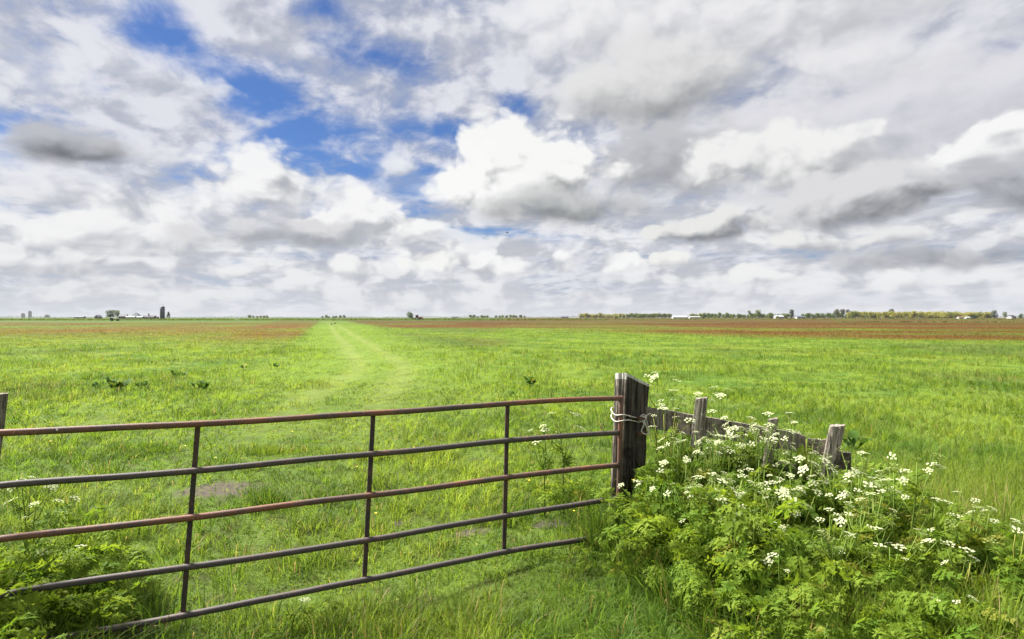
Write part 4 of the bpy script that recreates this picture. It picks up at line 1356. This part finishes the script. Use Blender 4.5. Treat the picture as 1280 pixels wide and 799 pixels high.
m = MB(); m.box((-.5, -3.95, 0), (.5, -3.62, 18.4)); m.build('ladder_shaft', M['dark_roof'], t)
tree('cone', 210.5, 1110, 8.3, 'cone-shaped brownish tree right beside the tower silo', 'farm trees')
tree('round', 138, 1080, 10.2, 'full round green tree at the left end of the farm', 'farm trees', 1.05)
tree('loose', 146.5, 1085, 9.6, 'thin open-crowned tree right of the full round farm tree', 'farm trees')
house('barn', 154.5, 1070, 10.5, 12, 3.6, 7.0, 'small barn with blue-grey roof right of the farm trees', 'barn', 'brick', 'slate', .2)
house('farmhouse', 170.2, 1075, 13, 13, 3.2, 9.6, 'farmhouse with a high pointed pyramid roof between the barns', 'house', 'white_wall', 'slate', .1, True, 4)
house('shed', 164.0, 1060, 13, 8, 2.6, 4.0, 'long low pale shed left in front of the pyramid-roofed farmhouse', 'shed', 'pale_wall', 'pale_wall', 0, False, 0, False)
house('shed', 175.5, 1060, 9, 8, 2.4, 3.8, 'short low pale shed right of the pyramid-roofed farmhouse', 'shed', 'pale_wall', 'pale_wall', 0, False, 0, False)
t = house('barn', 186.0, 1065, 21, 12, 2.2, 4.6, 'long low dark barn with a stubby vent left of the silo', 'barn', 'dark_roof', 'dark_roof', 0, False, 0, False)
m = MB(); m.box((-.6, -.6, 4.4), (.6, .6, 7.6)); m.box((-.9, -.9, 7.6), (.9, .9, 8.0)); m.build('roof_vent', M['dark_roof'], t)
house('barn', 195.5, 1065, 5, 5, 1.8, 3.2, 'tiny dark shed between the long dark barn and the silo', 'shed', 'dark_roof', 'dark_roof', 0, False, 0, False)
house('house', 123.0, 1250, 8.5, 9, 2.6, 6.0, 'lone grey-roofed house left of the farm trees', 'house', 'brick', 'slate', 1.2, False, 2)
house('house', 100.0, 1500, 20, 10, 2.8, 4.6, 'long low grey building left of the lone house', 'building', 'brick', 'slate', 0, False, 2)
# --- tower blocks on the far horizon
for px, dist, w, h, lab in ((29, 4200, 17, 26, 'lower of two pale tower blocks on the far left horizon'), (37.5, 4200, 14, 40, 'taller of two pale tower blocks on the far left horizon'), (59, 4200, 24, 17, 'broad low pale block right of the two far tower blocks')):
    t = thing('tower_block', lab, 'building', ((px - 640) / FPX * dist, dist, 0), 0, 'blocks on the far horizon')
    m = MB(); m.box((-w / 2, -6, 0), (w / 2, 6, h)); m.box((-w / 5, -3, h), (w / 5, 3, h + 3)); m.build('wall', M['tower'], t)
    for z in range(3, int(h) - 2, 6):
        m = MB(); m.box((-w / 2 + 1, -6.2, z), (w / 2 - 1, -5.9, z + 2)); m.build('window_band', M['glass'], t)

# --- a hay wagon parked in the left pasture
x, y = ground_at(143.5, 401.4)
t = thing('hay_wagon', 'dark flat farm wagon with pale rear rack in the left pasture', 'wagon', (x, y, 0), .15)
m = MB(); m.box((-1.9, -1.0, .75), (2.0, 1.0, .95)); m.build('bed', M['timber'], t)
for sx, w in ((1.95, .0),):
    m = MB()
    for yy in (-.95, -.3, .3, .95): m.box((sx - .05, yy - .05, .95), (sx + .05, yy + .05, 1.9))
    for z in (1.3, 1.6, 1.9): m.box((sx - .04, -1, z - .06), (sx + .04, 1, z + .06))
    m.build('rear_rack', M['pale_wall'], t)
m = MB(); m.box((-2.0, -.8, .95), (-1.0, .8, 1.55)); m.build('front_box', M['dark_roof'], t)
for sx in (-1.4, 1.3):
    for sy in (-.85, .85):
        w = MB().disc((sx, sy, .42), (0, 1, 0), .22, .42, .24).build('wheel', M['tyre'], t)
        MB().disc((sx, sy, .42), (0, 1, 0), .01, .22, .20).build('rim', M['steel'], w)
m = MB(); m.tube([(-1.9, 0, .7), (-3.3, 0, .4)], .06, 6); m.build('drawbar', M['rust'], t)

# --- the red tractor
x, y = ground_at(523, 400.2)
t = thing('tractor', 'small red tractor working before the far tree line', 'tractor', (x, y, 0), R(8))
t.scale = (1.25, 1.25, 1.25)
m = MB(); m.box((.2, -.42, .95), (2.15, .42, 1.55)); m.box((.1, -.38, 1.55), (1.9, .38, 1.68)); m.build('bonnet', M['red'], t)
m = MB(); m.box((-1.4, -.35, .6), (2.0, .35, .96)); m.build('chassis', M['tyre'], t)
m = MB(); m.box((-1.5, -.78, 1.35), (.05, .78, 2.55)); m.build('cab', M['glass'], t)
m = MB(); m.box((-1.6, -.85, 2.55), (.15, .85, 2.75)); m.build('cab_roof', M['red'], t)
m = MB(); m.tube([(1.3, .3, 1.6), (1.3, .3, 2.5)], .05, 6); m.build('exhaust', M['dark_roof'], t)
for sy in (-.85, .85):
    w = MB().disc((-.85, sy, .85), (0, 1, 0), .42, .85, .46, 18).build('rear_wheel', M['tyre'], t); MB().disc((-.85, sy, .85), (0, 1, 0), .01, .43, .40, 14).build('rim', M['white_paint'], w)
    w = MB().disc((1.65, sy * .9, .55), (0, 1, 0), .28, .55, .34, 18).build('front_wheel', M['tyre'], t); MB().disc((1.65, sy * .9, .55), (0, 1, 0), .01, .29, .30, 14).build('rim', M['white_paint'], w)
    m = MB(); m.box((-1.5, sy - .28, 1.62), (-.2, sy + .28, 1.74)); m.build('mudguard', M['red'], t)
m = MB(); m.box((-3.3, -1.2, .45), (-2.4, 1.2, .95)); m.tube([(-1.4, 0, .7), (-2.5, 0, .7)], .09, 6); m.build('rear_implement', M['dark_roof'], t)
m = MB(); m.box((2.3, -.9, .35), (3.0, .9, .85)); m.tube([(1.9, .4, .8), (2.4, .4, .6)], .07, 6); m.tube([(1.9, -.4, .8), (2.4, -.4, .6)], .07, 6); m.build('front_loader', M['red'], t)
tree('round', 513.0, 900, 7.6, 'round grey-green tree on the horizon just left of the tractor', 'trees on the left and middle horizon', 1.15)

# --- birds
def bird(name, loc, rz, s, mat, label, cat='bird', group=None):
    t = thing(name, label, cat, loc, rz, group); t.scale = (s, s, s)
    body = [((-.52, 0, .26), .03), ((-.36, 0, .26), .12), ((-.05, 0, .24), .19), ((.22, 0, .26), .16), ((.36, 0, .34), .08), ((.40, 0, .55), .055), ((.42, 0, .70), .06), ((.50, 0, .73), .055), ((.60, 0, .71), .02)]
    m = MB(); m.tube([p for p, _ in body], [q for _, q in body], 9); m.build('body', M[mat], t, True)
    for sy in (-.07, .07):
        m = MB(); m.tube([(0, sy, .12), (.02, sy, .02)], .018, 5); m.box((-.02, sy - .03, 0), (.10, sy + .03, .02)); m.build('leg', M['rust'], t)
x, y = ground_at(296, 400.2)
bird('swan', (x, y, 0), .2, 1.35, 'feather', 'single white bird resting in the pasture right of the farm')
x, y = ground_at(414.5, 406.3); bird('goose', (x, y, 0), 2.2, .75, 'plume', 'nearer of two small dark birds standing on the green track', group='two birds on the track')
x, y = ground_at(418.5, 405.0); bird('goose', (x, y, 0), .4, .75, 'plume', 'farther of two small dark birds standing on the green track', group='two birds on the track')
p = at(634, 291, 130)
t = thing('flying_bird', 'tiny dark bird flying in the blue gap below the big cloud', 'bird', p, .35)
m = MB(); m.tube([(-.26, 0, 0), (-.1, 0, .01), (.08, 0, .01), (.2, 0, .03), (.27, 0, .02)], [.02, .06, .065, .04, .008], 8); m.build('body', M['plume'], t, True)
for sy in (-1, 1):
    m = MB()
    A = [Vector((.10, sy * .04, .03)), Vector((.12, sy * .24, .13)), Vector((.0, sy * .46, .09)), Vector((-.10, sy * .24, .12)), Vector((-.10, sy * .04, .02))]
    lo = [a + Vector((0, 0, -.015)) for a in A]
    n = len(A); m.v += A + lo; m.f += [tuple(range(n)), tuple(range(2 * n - 1, n - 1, -1))] + [(i, (i + 1) % n, n + (i + 1) % n, n + i) for i in range(n)]
    m.build('wing', M['plume'], t)

# --- tree rows beyond the brown field on the right
rr = random.Random(77)
px = 1062.0
while px < 1240:
    tree('pale' if rr.random() < .93 else 'mid', px, rr.uniform(1080, 1140), rr.uniform(7.0, 8.6), 'pale yellow-green tree in the long even row on the right horizon', 'pale tree row on the right horizon', rr.uniform(.9, 1.3), rr)
    px += rr.uniform(2.6, 4.4)
px = 726.0
while px < 838:
    tree('pale' if px < 785 else 'mid', px, rr.uniform(1500, 1580), rr.uniform(4.6, 6.0), 'small pale tree in the low row left of the white greenhouse' if px < 785 else 'small fresh green tree in the low row left of the white greenhouse', 'low tree row left of the greenhouse', rr.uniform(1.0, 1.5), rr)
    px += rr.uniform(2.6, 4.2)
px = 866.0
while px < 985:
    tree('mid', px, rr.uniform(1150, 1260), rr.uniform(4.2, 6.6), 'green tree in the mixed row between greenhouse and dark spire tree', 'mixed tree row in the middle right', rr.uniform(1.0, 1.4), rr)
    px += rr.uniform(3.4, 5.6)
px = 1004.0
while px < 1058:
    tree('mid' if rr.random() < .6 else 'round', px, rr.uniform(1120, 1190), rr.uniform(4.4, 7.0), 'green tree in the short row right of the dark spire tree', 'short tree row right of the spire tree', rr.uniform(1.0, 1.4), rr)
    px += rr.uniform(3.4, 5.4)
tree('spire', 989.5, 1060, 10.6, 'dark slim spire-shaped tree standing alone on the right horizon', 'single trees on the right horizon', 1.1)
for px, h, lab in ((937.5, 8.6, 'left of two thin taller trees above the mixed row'), (948, 10.0, 'right and taller of two thin trees above the mixed row')):
    tree('loose', px, 1130, h, lab, 'single trees on the right horizon')
for px, h, lab in ((1046, 10.6, 'left one of the tall bare-stemmed trees at the head of the pale row'), (1053, 10.8, 'middle one of the tall bare-stemmed trees at the head of the pale row'), (1060, 10.4, 'right one of the tall bare-stemmed trees at the head of the pale row'), (1114.5, 11.0, 'tall bare-stemmed tree rising from the middle of the pale row')):
    tree('pine', px, 1130, h, lab, 'single trees on the right horizon')
tree('spire', 1243.5, 1040, 9.8, 'dark upright tree near the right edge beside the white-walled house', 'single trees on the right horizon', 1.2)
tree('loose', 1256, 1060, 7.8, 'open tree between the dark upright tree and the white-walled house', 'single trees on the right horizon')
tree('round', 1276, 1040, 5.4, 'dark round tree at the extreme right edge of the horizon', 'single trees on the right horizon', 1.2)
for px, dist, h, lab in ((1217, 930, 4.6, 'dark rounded bush before the right end of the pale row'), (1227, 940, 3.0, 'smaller dark bush right of the dark rounded bush'), (1113, 960, 2.6, 'small dark bush before the middle of the pale row'), (964, 960, 3.6, 'left dark bush before the white sheds'), (972, 965, 3.0, 'middle dark bush before the white sheds'), (982, 960, 3.0, 'right dark bush before the white sheds'), (879, 980, 2.6, 'small dark bush right of the greenhouse')):
    tree('bush', px, dist, h, lab, 'dark bushes on the right horizon', 1.0)
# buildings there
house('greenhouse', 849, 1180, 24, 14, 2.4, 4.6, 'long white greenhouse on the right horizon', 'greenhouse', 'white_wall', 'white_wall', 0, False, 0, False)
house('shed', 868, 1185, 18, 10, 2.6, 3.8, 'lower white shed attached right of the greenhouse', 'shed', 'white_wall', 'pale_wall', 0, False, 0, False)
house('shed', 973, 1100, 14, 9, 3.0, 5.6, 'white shed half hidden behind the dark bushes', 'shed', 'white_wall', 'white_wall', .1, False, 2)
house('shed', 1000, 1110, 13, 9, 2.6, 4.4, 'pale low shed right of the dark spire tree', 'shed', 'white_wall', 'slate', 0, False, 2)
house('house', 1264, 1050, 9, 9, 2.8, 5.2, 'small white-walled house with dark roof near the right edge', 'house', 'white_wall', 'dark_roof', .3, False, 2)
house('house', 1200, 1020, 7, 7, 2.0, 3.2, 'small white hut left of the dark rounded bush', 'hut', 'white_wall', 'brick', 0, False, 1)
house('house', 1209, 1025, 6, 6, 1.8, 3.0, 'small white hut touching the dark rounded bush', 'hut', 'white_wall', 'pale_wall', 0, False, 1)
house('barn', 706, 1700, 18, 10, 2.6, 5.0, 'grey barn on the horizon left of the low pale tree row', 'barn', 'brick', 'slate', 0, False, 2)
house('barn', 569.0, 1900, 16, 10, 2.2, 4.4, 'far grey barn on the horizon right of the tractor', 'barn', 'brick', 'slate', 0, False, 2)
# clumps on the left and middle horizon
for k, (a, b) in enumerate(((312, 334), (403, 432), (588, 612), (620, 660))):
    px = a
    while px < b:
        tree('mid', px, rr.uniform(1700, 1900), rr.uniform(2.2, 3.8), ('tree in the small clump midway between farm and track', 'tree in the clump where the green track meets the horizon', 'tree in the left clump right of the tractor', 'tree in the right clump right of the tractor')[k], 'trees on the left and middle horizon', rr.uniform(1.0, 1.5), rr)
        px += rr.uniform(3.4, 5.4)

# the continuous far line of hedges and woods, too far to tell apart
def far_line():
    r = np.random.default_rng(5); m = MB()
    n = 9000
    x = r.uniform(-2700, 2700, n)
    px = 640 + FPX * x / 2900
    h = 4.5 + 3.0 * vnoise(x * .012, x * 0, 40) + 2.2 * vnoise(x * .05, x * 0, 41) + np.where(px > 700, 2.0, 0) 
    h = np.maximum(h, 1.2)
    y = 2900 + r.uniform(-25, 25, n); z = r.uniform(0, 1, n) ** .8 * h
    for i in range(n):
        a = r.uniform(0, 6.28); s = r.uniform(.7, 1.6)
        u = Vector((math.cos(a), .5 * math.sin(a), math.sin(a) * .9)) * s; v = Vector((-math.sin(a), .5, math.cos(a))) * s * .7
        p = Vector((x[i], y[i], z[i]))
        m.quad(p - u, p - v, p + u, p + v)
    o = m.build('far_woodland', M['tree_mid'])
    tag(o, 'thin line of far woods and hedges all along the horizon', 'woodland', None, 'stuff')
far_line()
def ditch_rushes():
    """rough growth along the ditches that divide the far fields"""
    r = np.random.default_rng(8); m = MB()
    for (y0, x0, x1, hh, n) in ((430, -430, 60, .55, 2600), (580, -580, 580, .7, 2600), (700, -620, 700, .9, 2600), (250, 120, 260, .4, 700)):
        for i in range(n):
            x = r.uniform(x0, x1); y = y0 + r.uniform(-2, 2) + 3 * math.sin(x * .02)
            h = hh * r.uniform(.4, 1.2); a = r.uniform(0, 3.14); w = .5 * r.uniform(.5, 1.3)
            d = Vector((math.cos(a), math.sin(a), 0)) * w; b = Vector((x, y, 0))
            m.quad(b - d, b + d, b + d * .6 + Vector((0, 0, h)), b - d * .6 + Vector((0, 0, h * .9)))
    o = m.build('ditch_rushes', M['tree_mid'])
    tag(o, 'low rough rushes along the ditches between the far fields', 'rushes', None, 'stuff')
ditch_rushes()

# ------------------------------------------------------------------ the air over the plain
def haze():
    m = bpy.data.materials.new('haze'); m.use_nodes = True
    S.nt = m.node_tree; S.nt.nodes.clear()
    v = node('ShaderNodeVolumePrincipled')
    v.inputs['Color'].default_value = (0.50, 0.53, 0.58, 1.0)
    v.inputs['Density'].default_value = 0.00005
    v.inputs['Anisotropy'].default_value = 0.0
    o = node('ShaderNodeOutputMaterial'); S.nt.links.new(v.outputs[0], o.inputs['Volume'])
    mb = MB(); mb.box((-9500, -400, -1.0), (9500, 11500, 60.0))
    tag(mb.build('haze', m), 'thin pale haze over the plain', 'haze', None, 'stuff')
haze()
